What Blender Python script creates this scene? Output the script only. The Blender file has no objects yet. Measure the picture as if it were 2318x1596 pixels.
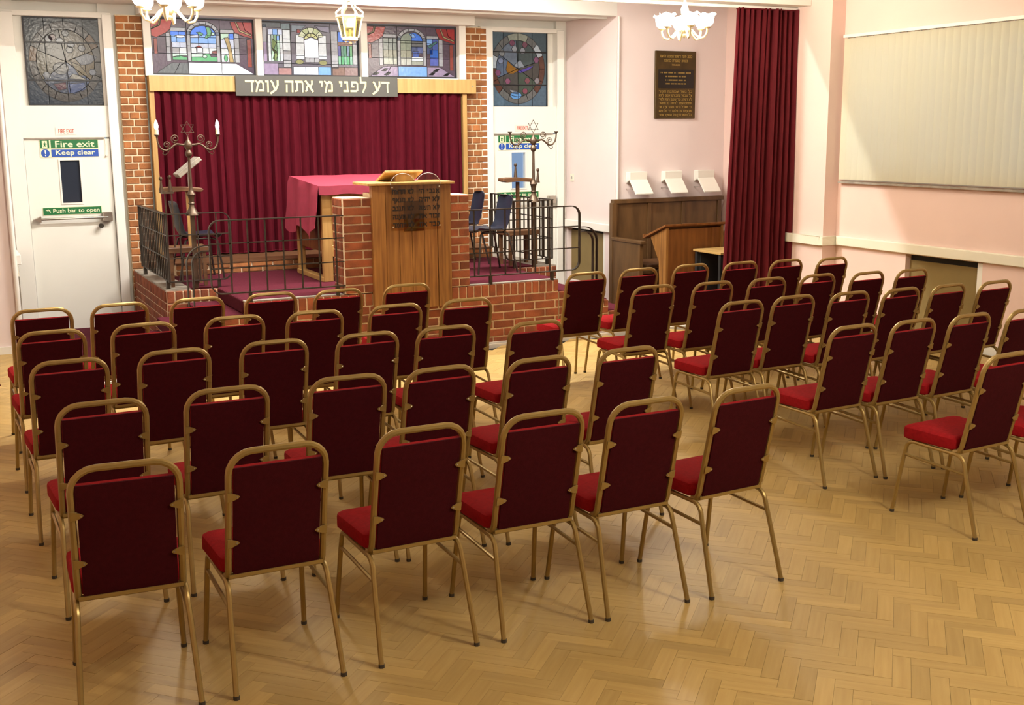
import bpy, bmesh, math, random
from mathutils import Vector, Matrix, Quaternion

random.seed(7)
sc = bpy.context.scene
COL = sc.collection
PI = math.pi

# ------------------------------------------------------------------ camera
def make_camera():
    cam = bpy.data.cameras.new('camera')
    o = bpy.data.objects.new('camera', cam)
    COL.objects.link(o)
    pitch, yaw, roll = math.radians(10.92), math.radians(26.40), math.radians(0.47)
    f = Vector((math.sin(yaw) * math.cos(pitch), math.cos(yaw) * math.cos(pitch), -math.sin(pitch)))
    r = Vector((math.cos(yaw), -math.sin(yaw), 0))
    d = f.cross(r)
    c, s = math.cos(roll), math.sin(roll)
    r2, d2 = c * r + s * d, -s * r + c * d
    m = Matrix((r2, -d2, -f)).transposed().to_4x4()
    m.translation = Vector((0, 0, 2.05))
    o.matrix_world = m
    cam.sensor_fit = 'HORIZONTAL'
    cam.sensor_width = 36.0
    cam.lens = 36.0 * 2600.0 / 2318.0
    cam.clip_start = 0.05
    cam.clip_end = 100
    sc.camera = o
make_camera()

# ------------------------------------------------------------------ world, exposure
w = bpy.data.worlds.new('dusk_sky')
sc.world = w
w.use_nodes = True
w.node_tree.nodes['Background'].inputs[0].default_value = (0.42, 0.60, 0.92, 1)
w.node_tree.nodes['Background'].inputs[1].default_value = 0.75
sc.view_settings.view_transform = 'Standard'
sc.view_settings.look = 'None'
sc.view_settings.gamma = 1.0
sc.view_settings.use_curve_mapping = False
sc.view_settings.exposure = 0.0
LAMP = 14.0             # radiance of the lit chandelier shades (their light comes from the lamps inside)
LAMPCOL = (1.0, 0.92, 0.79)
CHAND_W = 172.0         # each front chandelier
FILL_W = 300.0           # unseen chandelier added to brighten the near floor
BATTEN_W = 290.0        # ceiling batten over the platform, above the frame
sc.cycles.max_bounces = 4
sc.cycles.diffuse_bounces = 3
sc.cycles.glossy_bounces = 2
sc.cycles.transmission_bounces = 3
sc.cycles.transparent_max_bounces = 8
sc.cycles.adaptive_threshold = 0.08
sc.cycles.caustics_reflective = False
sc.cycles.caustics_refractive = False

# ------------------------------------------------------------------ materials
MATS = {}
def nt(m):
    m.use_nodes = True
    n = m.node_tree
    return n, n.nodes['Principled BSDF']

def mat(name, col, rough=0.6, metal=0.0, noise=0.0, nscale=8.0, stretch=(1, 1, 1), bump=0.0, bscale=60.0,
        emit=None, estr=0.0, rnd=0.0, spec=0.5, sheen=0.0, coat=0.0, col2=None, coord='Object'):
    m = bpy.data.materials.new(name)
    n, b = nt(m)
    N, L = n.nodes, n.links
    b.inputs['Roughness'].default_value = rough
    b.inputs['Metallic'].default_value = metal
    b.inputs['Specular IOR Level'].default_value = spec
    if sheen:
        b.inputs['Sheen Weight'].default_value = sheen
        b.inputs['Sheen Tint'].default_value = (min(1, col[0] * 2.2), col[1] * 2, col[2] * 2, 1)
    if coat:
        b.inputs['Coat Weight'].default_value = coat
        b.inputs['Coat Roughness'].default_value = 0.25
    c4 = (*col, 1)
    if noise or rnd or col2:
        tc = N.new('ShaderNodeTexCoord')
        mp = N.new('ShaderNodeMapping')
        mp.inputs['Scale'].default_value = stretch
        L.new(tc.outputs[coord], mp.inputs[0])
        nz = N.new('ShaderNodeTexNoise')
        nz.inputs['Scale'].default_value = nscale
        nz.inputs['Detail'].default_value = 2
        L.new(mp.outputs[0], nz.inputs['Vector'])
        if rnd:
            oi = N.new('ShaderNodeObjectInfo')
            wn = N.new('ShaderNodeVectorMath'); wn.operation = 'ADD'
            sc3 = N.new('ShaderNodeMath'); sc3.operation = 'MULTIPLY'; sc3.inputs[1].default_value = 37.0
            L.new(oi.outputs['Random'], sc3.inputs[0])
            L.new(mp.outputs[0], wn.inputs[0]); L.new(sc3.outputs[0], wn.inputs[1])
            L.new(wn.outputs[0], nz.inputs['Vector'])
        rp = N.new('ShaderNodeMapRange')
        rp.inputs['From Min'].default_value = 0.3
        rp.inputs['From Max'].default_value = 0.7
        rp.inputs['To Min'].default_value = 0
        rp.inputs['To Max'].default_value = 1
        L.new(nz.outputs['Fac'], rp.inputs['Value'])
        mx = N.new('ShaderNodeMix'); mx.data_type = 'RGBA'
        L.new(rp.outputs[0], mx.inputs['Factor'])
        a = max(noise, 0.0)
        mx.inputs['A'].default_value = tuple(max(0, v * (1 - a)) for v in col) + (1,)
        mx.inputs['B'].default_value = (tuple(min(1, v * (1 + a)) for v in col) if col2 is None else tuple(col2)) + (1,)
        out = mx.outputs['Result']
        if rnd:
            hv = N.new('ShaderNodeHueSaturation')
            mr = N.new('ShaderNodeMapRange')
            mr.inputs['To Min'].default_value = 1 - rnd
            mr.inputs['To Max'].default_value = 1 + rnd
            oi2 = N.new('ShaderNodeObjectInfo')
            L.new(oi2.outputs['Random'], mr.inputs['Value'])
            L.new(mr.outputs[0], hv.inputs['Value'])
            L.new(out, hv.inputs['Color'])
            out = hv.outputs['Color']
        L.new(out, b.inputs['Base Color'])
    else:
        b.inputs['Base Color'].default_value = c4
    if bump:
        tc = N.new('ShaderNodeTexCoord')
        nz = N.new('ShaderNodeTexNoise'); nz.inputs['Scale'].default_value = bscale; nz.inputs['Detail'].default_value = 1
        L.new(tc.outputs['Object'], nz.inputs['Vector'])
        bp = N.new('ShaderNodeBump'); bp.inputs['Strength'].default_value = bump; bp.inputs['Distance'].default_value = 0.004
        L.new(nz.outputs['Fac'], bp.inputs['Height'])
        L.new(bp.outputs[0], b.inputs['Normal'])
    if emit:
        b.inputs['Emission Color'].default_value = (*emit, 1)
        b.inputs['Emission Strength'].default_value = estr
        m.cycles.emission_sampling = 'NONE'
    MATS[name] = m
    return m

def wood_mat(name, c1, c2, grain=(1, 14, 14), scale=3.0, rough=0.45, rnd=0.0, coat=0.0):
    return mat(name, c1, rough=rough, noise=0.0001, col2=c2, nscale=scale, stretch=grain, rnd=rnd, coat=coat)

mat('wall_pink', (0.84, 0.62, 0.535), 0.75, noise=0.02, nscale=2.0, bump=0.08, bscale=25)
mat('wall_pink_lit', (0.86, 0.73, 0.69), 0.75, noise=0.02, nscale=2.0, bump=0.08, bscale=25)  # the same pink paint, with paler, cooler light put into its colour
mat('white_paint', (0.88, 0.86, 0.78), 0.5, noise=0.015, nscale=2.0)
mat('door_white', (0.86, 0.85, 0.76), 0.45, noise=0.02, nscale=1.5)
mat('ceiling_white', (0.86, 0.83, 0.76), 0.8, noise=0.015, nscale=1.2)
mat('trunking', (0.86, 0.82, 0.66), 0.4, noise=0.01)
mat('carpet', (0.092, 0.014, 0.024), 0.95, noise=0.18, nscale=60, bump=0.5, bscale=220, spec=0.1)
mat('seat_red', (0.285, 0.0075, 0.010), 0.9, noise=0.12, nscale=55, bump=0.25, bscale=300, spec=0.1)
mat('back_red_shaded', (0.048, 0.0036, 0.0060), 0.95, noise=0.12, nscale=55, bump=0.25, bscale=300, spec=0.1)  # seat fabric darkened: shade of the unlit chair backs put into the colour
mat('brass_paint', (0.37, 0.255, 0.085), 0.36, 0.55, noise=0.05, nscale=20)
mat('rubber', (0.055, 0.042, 0.028), 0.8)
mat('brick', (0.255, 0.070, 0.025), 0.85, noise=0.28, nscale=9, rnd=0.22, bump=0.5, bscale=70)
mat('brick_tan', (0.32, 0.122, 0.038), 0.85, noise=0.28, nscale=9, rnd=0.25, bump=0.5, bscale=70)
mat('mortar', (0.76, 0.61, 0.41), 0.95, noise=0.12, nscale=30, bump=0.4, bscale=90)
mat('curtain_red', (0.088, 0.0040, 0.011), 0.8, noise=0.10, nscale=30, stretch=(1, 1, 0.3), spec=0.12)
mat('hall_red', (0.105, 0.0045, 0.008), 0.8, noise=0.12, nscale=30, stretch=(1, 1, 0.3), spec=0.25)
mat('velvet', (0.27, 0.022, 0.048), 0.75, noise=0.1, nscale=18, sheen=0.15)
wood_mat('oak_light', (0.42, 0.24, 0.075), (0.56, 0.34, 0.115), (12, 12, 1), 2.2)
wood_mat('pelmet_wood', (0.47, 0.29, 0.09), (0.60, 0.39, 0.14), (14, 2, 1), 1.6)
wood_mat('lectern_wood', (0.17, 0.066, 0.013), (0.36, 0.165, 0.038), (14, 14, 0.8), 2.6, rnd=0.12, coat=0.15)
wood_mat('bench_wood', (0.085, 0.042, 0.013), (0.15, 0.075, 0.025), (5, 5, 1.2), 2.2)
wood_mat('desk_wood', (0.15, 0.050, 0.010), (0.25, 0.092, 0.02), (9, 9, 1), 2.4)
wood_mat('dark_wood', (0.10, 0.045, 0.02), (0.18, 0.085, 0.035), (3, 10, 10), 3.0)
mat('iron', (0.055, 0.045, 0.034), 0.45, 0.6, noise=0.15, nscale=14)
mat('bronze_iron', (0.11, 0.075, 0.05), 0.42, 0.65, noise=0.2, nscale=14)
mat('stone_grey', (0.33, 0.29, 0.235), 0.9, noise=0.2, nscale=12)
mat('steel', (0.50, 0.47, 0.40), 0.3, 0.9)
mat('blue_plastic', (0.018, 0.022, 0.036), 0.33, noise=0.05)
mat('chrome_dark', (0.10, 0.095, 0.085), 0.3, 0.9)
mat('sign_grey', (0.085, 0.085, 0.075), 0.4)
mat('gold_letter', (0.88, 0.80, 0.42), 0.45)
mat('sign_green', (0.012, 0.16, 0.045), 0.4)
mat('sign_blue', (0.018, 0.085, 0.42), 0.4)
mat('sign_cream', (0.80, 0.82, 0.55), 0.5)
mat('sign_white', (0.85, 0.84, 0.76), 0.5)
mat('sign_pale', (0.85, 0.74, 0.66), 0.5)
mat('letter_red', (0.55, 0.10, 0.05), 0.5)
mat('letter_black', (0.012, 0.008, 0.006), 0.4)
mat('olive_panel', (0.235, 0.165, 0.055), 0.6, noise=0.06, nscale=6)
mat('black_void', (0.012, 0.011, 0.010), 0.8)
mat('plaque_bronze', (0.085, 0.055, 0.018), 0.38, 0.45, noise=0.25, nscale=7)
mat('plaque_dark', (0.014, 0.011, 0.008), 0.3)
mat('plaque_gold', (0.42, 0.29, 0.075), 0.4, 0.35)
mat('cream_metal', (0.86, 0.78, 0.50), 0.35, 0.1)
mat('plaster_white', (0.88, 0.85, 0.74), 0.5)
mat('grey_plastic', (0.42, 0.40, 0.36), 0.5)
mat('dark_glass', (0.030, 0.038, 0.055), 0.06, spec=0.8)
mat('lead', (0.035, 0.035, 0.038), 0.5, 0.4)
mat('bulb_glow', (1, 1, 1), 0.4, emit=(1.0, 0.96, 0.95), estr=9.0)
mat('shade_glow', (1, 0.95, 0.85), 0.4, emit=LAMPCOL, estr=LAMP)
mat('candle_tube', (0.85, 0.78, 0.52), 0.5)
mat('paper', (0.75, 0.70, 0.58), 0.7)

def translucent(name, col, tcol, fac):
    m = bpy.data.materials.new(name); m.use_nodes = True
    n = m.node_tree; n.nodes.clear()
    o = n.nodes.new('ShaderNodeOutputMaterial'); d = n.nodes.new('ShaderNodeBsdfDiffuse')
    t = n.nodes.new('ShaderNodeBsdfTranslucent'); x = n.nodes.new('ShaderNodeMixShader')
    d.inputs[0].default_value = (*col, 1); t.inputs[0].default_value = (*tcol, 1); x.inputs[0].default_value = fac
    n.links.new(d.outputs[0], x.inputs[1]); n.links.new(t.outputs[0], x.inputs[2]); n.links.new(x.outputs[0], o.inputs[0])
    MATS[name] = m
def clear(name, tint, gloss=0.08, rough=0.03):
    m = bpy.data.materials.new(name); m.use_nodes = True
    n = m.node_tree; n.nodes.clear()
    o = n.nodes.new('ShaderNodeOutputMaterial'); d = n.nodes.new('ShaderNodeBsdfTransparent')
    t = n.nodes.new('ShaderNodeBsdfGlossy'); x = n.nodes.new('ShaderNodeMixShader')
    d.inputs[0].default_value = (*tint, 1); t.inputs['Roughness'].default_value = rough; x.inputs[0].default_value = gloss
    n.links.new(d.outputs[0], x.inputs[1]); n.links.new(t.outputs[0], x.inputs[2]); n.links.new(x.outputs[0], o.inputs[0])
    MATS[name] = m
translucent('blind_fabric', (0.82, 0.79, 0.60), (0.80, 0.80, 0.66), 0.35)
clear('clear_glass', (0.93, 0.95, 0.95))
clear('perspex', (0.90, 0.88, 0.82), 0.06)
clear('smoked_perspex', (0.60, 0.54, 0.44), 0.05)
clear('lantern_glass', (0.86, 0.82, 0.62), 0.12, 0.2)

def parquet_mat():
    m = bpy.data.materials.new('parquet'); n, b = nt(m); N, L = n.nodes, n.links
    uv = N.new('ShaderNodeUVMap'); uv.uv_map = 'UVMap'
    mp = N.new('ShaderNodeMapping'); mp.inputs['Scale'].default_value = (3, 42, 1)
    L.new(uv.outputs[0], mp.inputs[0])
    nz = N.new('ShaderNodeTexNoise'); nz.inputs['Scale'].default_value = 1.0; nz.inputs['Detail'].default_value = 4
    L.new(mp.outputs[0], nz.inputs['Vector'])
    cr = N.new('ShaderNodeValToRGB')
    cr.color_ramp.elements[0].position = 0.25; cr.color_ramp.elements[0].color = (0.435, 0.283, 0.088, 1)
    cr.color_ramp.elements[1].position = 0.8; cr.color_ramp.elements[1].color = (0.53, 0.365, 0.130, 1)
    L.new(nz.outputs['Fac'], cr.inputs[0])
    vf = N.new('ShaderNodeSeparateXYZ')           # every block's own tone sits in its second uv layer
    uv2 = N.new('ShaderNodeUVMap'); uv2.uv_map = 'tone'
    L.new(uv2.outputs[0], vf.inputs[0])
    mr = N.new('ShaderNodeMapRange'); mr.inputs['To Min'].default_value = 0.87; mr.inputs['To Max'].default_value = 1.10
    L.new(vf.outputs['X'], mr.inputs['Value'])
    hs = N.new('ShaderNodeHueSaturation'); L.new(mr.outputs[0], hs.inputs['Value']); L.new(cr.outputs[0], hs.inputs['Color'])
    L.new(hs.outputs[0], b.inputs['Base Color'])
    b.inputs['Roughness'].default_value = 0.46
    b.inputs['Specular IOR Level'].default_value = 0.4
    MATS['parquet'] = m
parquet_mat()

# ------------------------------------------------------------------ mesh builder
class MB:
    def __init__(s):
        s.v, s.f = [], []
    def add(s, vs, fs):
        o = len(s.v)
        s.v += [tuple(p) for p in vs]
        s.f += [tuple(i + o for i in f) for f in fs]
        return s
    def box(s, x0, x1, y0, y1, z0, z1, M=None):
        vs = [Vector((x, y, z)) for z in (z0, z1) for y in (y0, y1) for x in (x0, x1)]
        if M is not None: vs = [M @ p for p in vs]
        return s.add(vs, [(0, 2, 3, 1), (4, 5, 7, 6), (0, 1, 5, 4), (2, 6, 7, 3), (0, 4, 6, 2), (1, 3, 7, 5)])
    def prism(s, pts, y0, y1, axis='y'):
        """polygon in (a,b); extruded along axis. y: (x,z); z: (x,y); x: (y,z)"""
        n = len(pts)
        def P(a, b, t):
            return {'y': (a, t, b), 'z': (a, b, t), 'x': (t, a, b)}[axis]
        vs = [P(a, b, y0) for a, b in pts] + [P(a, b, y1) for a, b in pts]
        fs = [tuple(range(n)), tuple(range(2 * n - 1, n - 1, -1))]
        fs += [(i, i + n, (i + 1) % n + n, (i + 1) % n) for i in range(n)]
        return s.add(vs, fs)
    def tube(s, path, r, seg=8, closed=False, prof=None, up=None):
        """sweep a round (or prof) section along a path"""
        path = [Vector(p) for p in path]
        n = len(path)
        if prof is None:
            prof = [(math.cos(2 * PI * i / seg), math.sin(2 * PI * i / seg)) for i in range(seg)]
        rr = r if isinstance(r, (list, tuple)) else [r] * n
        k = len(prof)
        T = []
        for i in range(n):
            a = path[(i - 1) % n] if (closed or i > 0) else path[i]
            b = path[(i + 1) % n] if (closed or i < n - 1) else path[i]
            T.append((b - a).normalized())
        if up is None:
            up = Vector((0, 0, 1)) if abs(T[0].z) < 0.9 else Vector((1, 0, 0))
        nrm = (Vector(up) - T[0] * T[0].dot(Vector(up))).normalized()
        vs = []
        for i in range(n):
            nrm = (nrm - T[i] * T[i].dot(nrm)).normalized()
            bi = T[i].cross(nrm)
            for (a, b) in prof:
                vs.append(path[i] + (nrm * a + bi * b) * rr[i])
        fs = []
        m = n if closed else n - 1
        for i in range(m):
            for j in range(k):
                a, b = i * k + j, i * k + (j + 1) % k
                c, d = ((i + 1) % n) * k + (j + 1) % k, ((i + 1) % n) * k + j
                fs.append((a, b, c, d))
        if not closed:
            fs.append(tuple(range(k - 1, -1, -1)))
            fs.append(tuple((n - 1) * k + j for j in range(k)))
        return s.add(vs, fs)
    def flat(s, path, w, t, up):
        """flat bar: w wide along up, t thick"""
        return s.tube(path, 1.0, prof=[(-w / 2, -t / 2), (w / 2, -t / 2), (w / 2, t / 2), (-w / 2, t / 2)], up=up)
    def lathe(s, prof, c=(0, 0, 0), seg=16, M=None):
        n = len(prof)
        vs = []
        for i in range(seg):
            a = 2 * PI * i / seg
            for r, z in prof:
                p = Vector((r * math.cos(a), r * math.sin(a), z))
                if M is not None: p = M @ p
                vs.append(p + Vector(c))
        fs = []
        for i in range(seg):
            j = (i + 1) % seg
            for q in range(n - 1):
                fs.append((i * n + q, j * n + q, j * n + q + 1, i * n + q + 1))
        if prof[0][0] > 1e-5: fs.append(tuple(i * n for i in range(seg - 1, -1, -1)))
        if prof[-1][0] > 1e-5: fs.append(tuple(i * n + n - 1 for i in range(seg)))
        return s.add(vs, fs)
    def grid(s, fn, nu, nv, thick=0.0):
        vs = [fn(i / nu, j / nv) for i in range(nu + 1) for j in range(nv + 1)]
        fs = [(i * (nv + 1) + j, (i + 1) * (nv + 1) + j, (i + 1) * (nv + 1) + j + 1, i * (nv + 1) + j + 1)
              for i in range(nu) for j in range(nv)]
        return s.add(vs, fs)
    def sphere(s, c, r, seg=12, rings=8, sc_=(1, 1, 1)):
        prof = [(max(1e-6, r * math.sin(PI * i / rings)), -r * math.cos(PI * i / rings)) for i in range(rings + 1)]
        M = Matrix.Diagonal((*sc_, 1)).to_3x3()
        return s.lathe(prof, c, seg, M)
    def shift(s, d):
        s.v = [(p[0] + d[0], p[1] + d[1], p[2] + d[2]) for p in s.v]
        return s
    def mesh(s, name, m, smooth=False, bevel=0.0, bseg=1):
        me = bpy.data.meshes.new(name)
        me.from_pydata(s.v, [], s.f)
        bm = bmesh.new(); bm.from_mesh(me)
        bmesh.ops.remove_doubles(bm, verts=bm.verts, dist=1e-6)
        bmesh.ops.recalc_face_normals(bm, faces=bm.faces)
        if bevel:
            es = [e for e in bm.edges if len(e.link_faces) == 2 and e.calc_face_angle(0) > 0.6]
            bmesh.ops.bevel(bm, geom=es, offset=bevel, segments=bseg, profile=0.5, affect='EDGES')
        if smooth:
            for f in bm.faces: f.smooth = True
            for e in bm.edges:
                if len(e.link_faces) == 2 and e.calc_face_angle(0) > 0.7: e.smooth = False
        bm.to_mesh(me); bm.free()
        if m: me.materials.append(MATS[m] if isinstance(m, str) else m)
        return me

def link(name, me, parent=None, loc=(0, 0, 0)):
    o = bpy.data.objects.new(name, me)
    COL.objects.link(o)
    o.location = loc
    if parent is not None: o.parent = parent
    return o
def obj(name, mb, m, parent=None, smooth=False, bevel=0.0, bseg=1, kind=None):
    o = link(name, mb.mesh(name, m, smooth, bevel, bseg), parent)
    if kind: o['kind'] = kind
    return o
def origin_of(o):
    p = Vector((0, 0, 0))
    while o is not None:
        p += o.location; o = o.parent
    return p
def wobj(name, mb, m, parent, **k):
    """a part whose mesh was laid out in room coordinates"""
    mb.shift(-origin_of(parent))
    return obj(name, mb, m, parent, **k)
def tag(o, label, cat, group=None):
    o['label'] = label; o['category'] = cat
    if group: o['group'] = group
    return o
def thing(name, label, cat, loc=(0, 0, 0), rz=0.0, group=None):
    o = link(name, None, None, loc)
    o.rotation_euler = (0, 0, rz)
    o.empty_display_size = 0.1
    return tag(o, label, cat, group)
def struct(name, mb=None, m=None, loc=(0, 0, 0), **k):
    if mb is None: o = link(name, None, None, loc)
    else: o = obj(name, mb, m, **k)
    o['kind'] = 'structure'
    return o
def copy_tree(o, parent=None):
    c = o.copy(); COL.objects.link(c); c.parent = parent
    for ch in list(o.children): copy_tree(ch, c)
    return c

def arc(cx, cz, r, a0, a1, n=6):
    return [(cx + r * math.cos(math.radians(a0 + (a1 - a0) * i / n)), cz + r * math.sin(math.radians(a0 + (a1 - a0) * i / n))) for i in range(n + 1)]

# text as mesh
def text_mesh(body, h, extr=0.001, bold=0.0, width=None, spacing=1.0, font=None):
    cu = bpy.data.curves.new('lettering', 'FONT')
    cu.body = body; cu.size = 1.0; cu.extrude = 0.0; cu.offset = 0.0; cu.align_x = 'CENTER'
    cu.resolution_u = 3
    cu.space_character = spacing
    o = bpy.data.objects.new('lettering_tmp', cu); COL.objects.link(o)
    bpy.context.view_layer.update()
    me = bpy.data.meshes.new_from_object(o.evaluated_get(bpy.context.evaluated_depsgraph_get()))
    bpy.data.objects.remove(o); bpy.data.curves.remove(cu)
    if not len(me.vertices): return me
    xs = [v.co.x for v in me.vertices]; ys = [v.co.y for v in me.vertices]
    sx = sy = h / (max(ys) - min(ys))
    if width: sx = width / (max(xs) - min(xs))
    cx, cy = (max(xs) + min(xs)) / 2, (max(ys) + min(ys)) / 2
    for v in me.vertices:
        v.co = Vector(((v.co.x - cx) * sx, 0, (v.co.y - cy) * sy))
    bm = bmesh.new(); bm.from_mesh(me)
    if bold:      # heavier strokes: the same letters set again a hair to either side
        d = bold * h * 1.2; base = list(bm.verts) + list(bm.edges) + list(bm.faces)
        for k, (dx, dz) in enumerate(((d, 0), (-d, 0), (0, d), (0, -d))):
            q = bmesh.ops.duplicate(bm, geom=base)
            for e in q['geom']:
                if isinstance(e, bmesh.types.BMVert): e.co += Vector((dx, -.00008 * (k + 1), dz))
    r = bmesh.ops.extrude_face_region(bm, geom=list(bm.faces))
    for e in r['geom']:
        if isinstance(e, bmesh.types.BMVert): e.co.y -= extr
    bmesh.ops.recalc_face_normals(bm, faces=bm.faces)
    bm.to_mesh(me); bm.free()
    return me
def text(name, body, h, m, parent, at, width=None, bold=0.0, extr=0.001, spacing=1.0):
    """lettering facing -Y, centre at `at` (room coordinates)"""
    me = text_mesh(body, h, extr, bold, width, spacing)
    me.materials.clear(); me.materials.append(MATS[m])
    return link(name, me, parent, Vector(at) - origin_of(parent))

# Hebrew letters drawn as strokes (unit body height); each stroke: points, pen width
HV, HH = .15, .19
HEB = {
 'א': (.78, [([(.06, .97), (.36, .58), (.72, .04)], HH), ([(.66, .97), (.66, .72), (.50, .45)], HV), ([(.04, .06), (.16, .14), (.16, .40), (.30, .60)], HV)]),
 'ב': (.78, [([(.04, .90), (.50, .90), (.56, .78), (.56, .10)], HV), ([(.0, .10), (.74, .10)], HH), ([(.05, .90), (.50, .90)], HH)]),
 'ג': (.50, [([(.08, .90), (.28, .90)], HH), ([(.28, .92), (.30, .40), (.40, .0)], HV), ([(.31, .38), (.04, .0)], HV)]),
 'ד': (.76, [([(.02, .90), (.74, .90)], HH), ([(.59, .92), (.57, .50), (.59, .0)], HV)]),
 'ה': (.78, [([(.02, .90), (.72, .90)], HH), ([(.68, .92), (.66, .0)], HV), ([(.14, .60), (.12, .0)], HV)]),
 'ו': (.32, [([(.02, .90), (.22, .90)], HH), ([(.21, .92), (.20, .0)], HV)]),
 'ז': (.40, [([(.02, .92), (.38, .88)], HH), ([(.20, .90), (.19, .0)], HV)]),
 'ח': (.78, [([(.04, .90), (.72, .90)], HH), ([(.68, .92), (.68, .0)], HV), ([(.12, .90), (.12, .0)], HV)]),
 'ט': (.78, [([(.10, .96), (.10, .14)], HV), ([(.10, .10), (.66, .10)], HH), ([(.68, .10), (.68, .80), (.52, .94), (.36, .80)], HV)]),
 'י': (.32, [([(.02, .90), (.22, .90)], HH), ([(.22, .92), (.18, .52)], HV)]),
 'כ': (.68, [([(.05, .90), (.46, .90)], HH), ([(.46, .90), (.58, .78), (.58, .22), (.46, .10)], HV), ([(.46, .10), (.04, .10)], HH)]),
 'ל': (.70, [([(.10, 1.36), (.12, .90)], HV), ([(.08, .90), (.60, .90)], HH), ([(.60, .92), (.58, .58), (.30, .0)], HV)]),
 'מ': (.82, [([(.02, .96), (.16, .84), (.24, .66), (.08, .0)], HV), ([(.22, .70), (.44, .90), (.60, .88)], HH), ([(.60, .88), (.72, .70), (.72, .10)], HV), ([(.72, .10), (.38, .10)], HH)]),
 'ם': (.74, [([(.04, .90), (.64, .90)], HH), ([(.64, .92), (.64, .08)], HV), ([(.64, .09), (.12, .09)], HH), ([(.12, .90), (.12, .08)], HV)]),
 'נ': (.52, [([(.10, .90), (.32, .90)], HH), ([(.32, .92), (.34, .10)], HV), ([(.44, .10), (.0, .10)], HH)]),
 'ן': (.32, [([(.02, .90), (.22, .90)], HH), ([(.21, .92), (.20, -.35)], HV)]),
 'ס': (.74, [([(.04, .90), (.60, .90)], HH), ([(.60, .90), (.66, .50), (.40, .06), (.16, .40), (.14, .88)], HV)]),
 'ע': (.74, [([(.06, .94), (.18, .80), (.40, .16)], HH * .9), ([(.66, .96), (.66, .60), (.46, .18), (.0, -.14)], HH * .9)]),
 'פ': (.76, [([(.12, .90), (.52, .90)], HH), ([(.52, .90), (.66, .78), (.66, .20), (.52, .10)], HV), ([(.54, .10), (.02, .10)], HH), ([(.14, .92), (.12, .50), (.32, .50)], HV)]),
 'ף': (.74, [([(.12, .90), (.52, .90)], HH), ([(.52, .90), (.64, .78), (.62, -.32)], HV), ([(.14, .92), (.12, .50), (.32, .50)], HV)]),
 'צ': (.72, [([(.06, .96), (.28, .56), (.56, .14)], HH), ([(.62, .96), (.60, .70), (.34, .46)], HV), ([(.64, .10), (.0, .10)], HH)]),
 'ק': (.76, [([(.02, .90), (.64, .90)], HH), ([(.66, .92), (.62, .50), (.42, .14)], HV), ([(.14, .62), (.13, -.34)], HV)]),
 'ר': (.68, [([(.02, .90), (.50, .90)], HH), ([(.50, .90), (.58, .76), (.58, .0)], HV)]),
 'ש': (.94, [([(.06, .96), (.16, .50), (.22, .10)], HV), ([(.20, .10), (.72, .12)], HH), ([(.72, .12), (.86, .96)], HV), ([(.46, .96), (.44, .60), (.18, .34)], HV)]),
 'ת': (.82, [([(.06, .90), (.66, .90)], HH), ([(.66, .92), (.72, .74), (.70, .0)], HV), ([(.20, .90), (.20, .12), (.02, .06)], HV)]),
 '׳': (.24, [([(.18, .98), (.06, .70)], HV)]),
 ' ': (.36, []),
}
def hebrew(name, body, h, m, parent, at, width, extr=.002, weight=1.0):
    """Hebrew lettering, right to left, facing -Y; h = body height, centre of the line at `at`"""
    gap = .13
    total = sum(HEB[c][0] + gap for c in body) - gap
    k = width / total
    x = width / 2
    mb = MB(); n = 0
    for c in body:
        w_, strokes = HEB[c]
        x -= w_ * k
        for pts, pen in strokes:
            P = [(x + p[0] * k, (p[1] - .5) * h) for p in pts]
            for a, b in zip(P[:-1], P[1:]):
                d = Vector((b[0] - a[0], b[1] - a[1])); L_ = d.length; d /= L_
                nn = Vector((-d.y, d.x)) * pen * h * .5 * weight
                e = d * pen * h * .28
                a2, b2 = Vector(a) - e, Vector(b) + e
                q = [a2 + nn, b2 + nn, b2 - nn, a2 - nn]
                mb.prism([tuple(v) for v in q], .0004, -extr - .00012 * (n % 9)); n += 1
        x -= gap * k
    me = mb.mesh(name, m)
    return link(name, me, parent, Vector(at) - origin_of(parent))

# ================================================================== SETTING
RX = 8.5          # right hall wall
XL, XR = 0.62, 7.24   # alcove sides
YF, YB = 11.78, 13.0  # front wall plane, back wall plane
CEIL = 3.95

struct('ceiling', MB().box(-1.1, 9.0, -7.0, YF + 0.1, CEIL, CEIL + 0.1), 'ceiling_white')
struct('wall_rear', MB().box(-1.1, 9.0, -7.1, -7.0, 0, CEIL), 'bench_wood')
struct('wall_left', MB().box(-0.75, -0.62, -7.0, 9.4, 0, CEIL).box(-0.75, -0.44, 9.4, 9.97, 0, CEIL).box(-1.05, -0.9, 9.97, YF + .1, 0, CEIL), 'wall_pink')
# wall around the right-hand window (opening y 5.4..9.28, z 1.56..2.90)
wy0, wy1, wz0, wz1 = 5.4, 9.28, 1.58, 2.88
rw = MB()
rw.box(RX, RX + .2, -7.0, wy0, 0, CEIL).box(RX, RX + .2, wy1, 9.38, 0, CEIL)
ry0, ry1, rz1 = 7.44, 8.38, 0.83   # recess under the trunking
rw.box(RX, RX + .2, wy0, wy1, wz1, CEIL).box(RX, RX + .2, wy0, wy1, rz1, wz0)
rw.box(RX, RX + .2, wy0, ry0, 0, rz1).box(RX, RX + .2, ry1, wy1, 0, rz1)
struct('wall_right', rw, 'wall_pink')
struct('wall_pier', MB().box(8.32, 8.95, 9.38, 9.93, 0, CEIL).box(8.8, 8.95, 9.93, YF + .1, 0, CEIL), 'wall_pink')
struct('wall_front', MB().box(XR, 8.8, YF, YF + .1, 0, CEIL).box(-0.95, XL, YF, YF + .1, 0, CEIL), 'wall_pink_lit')
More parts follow.
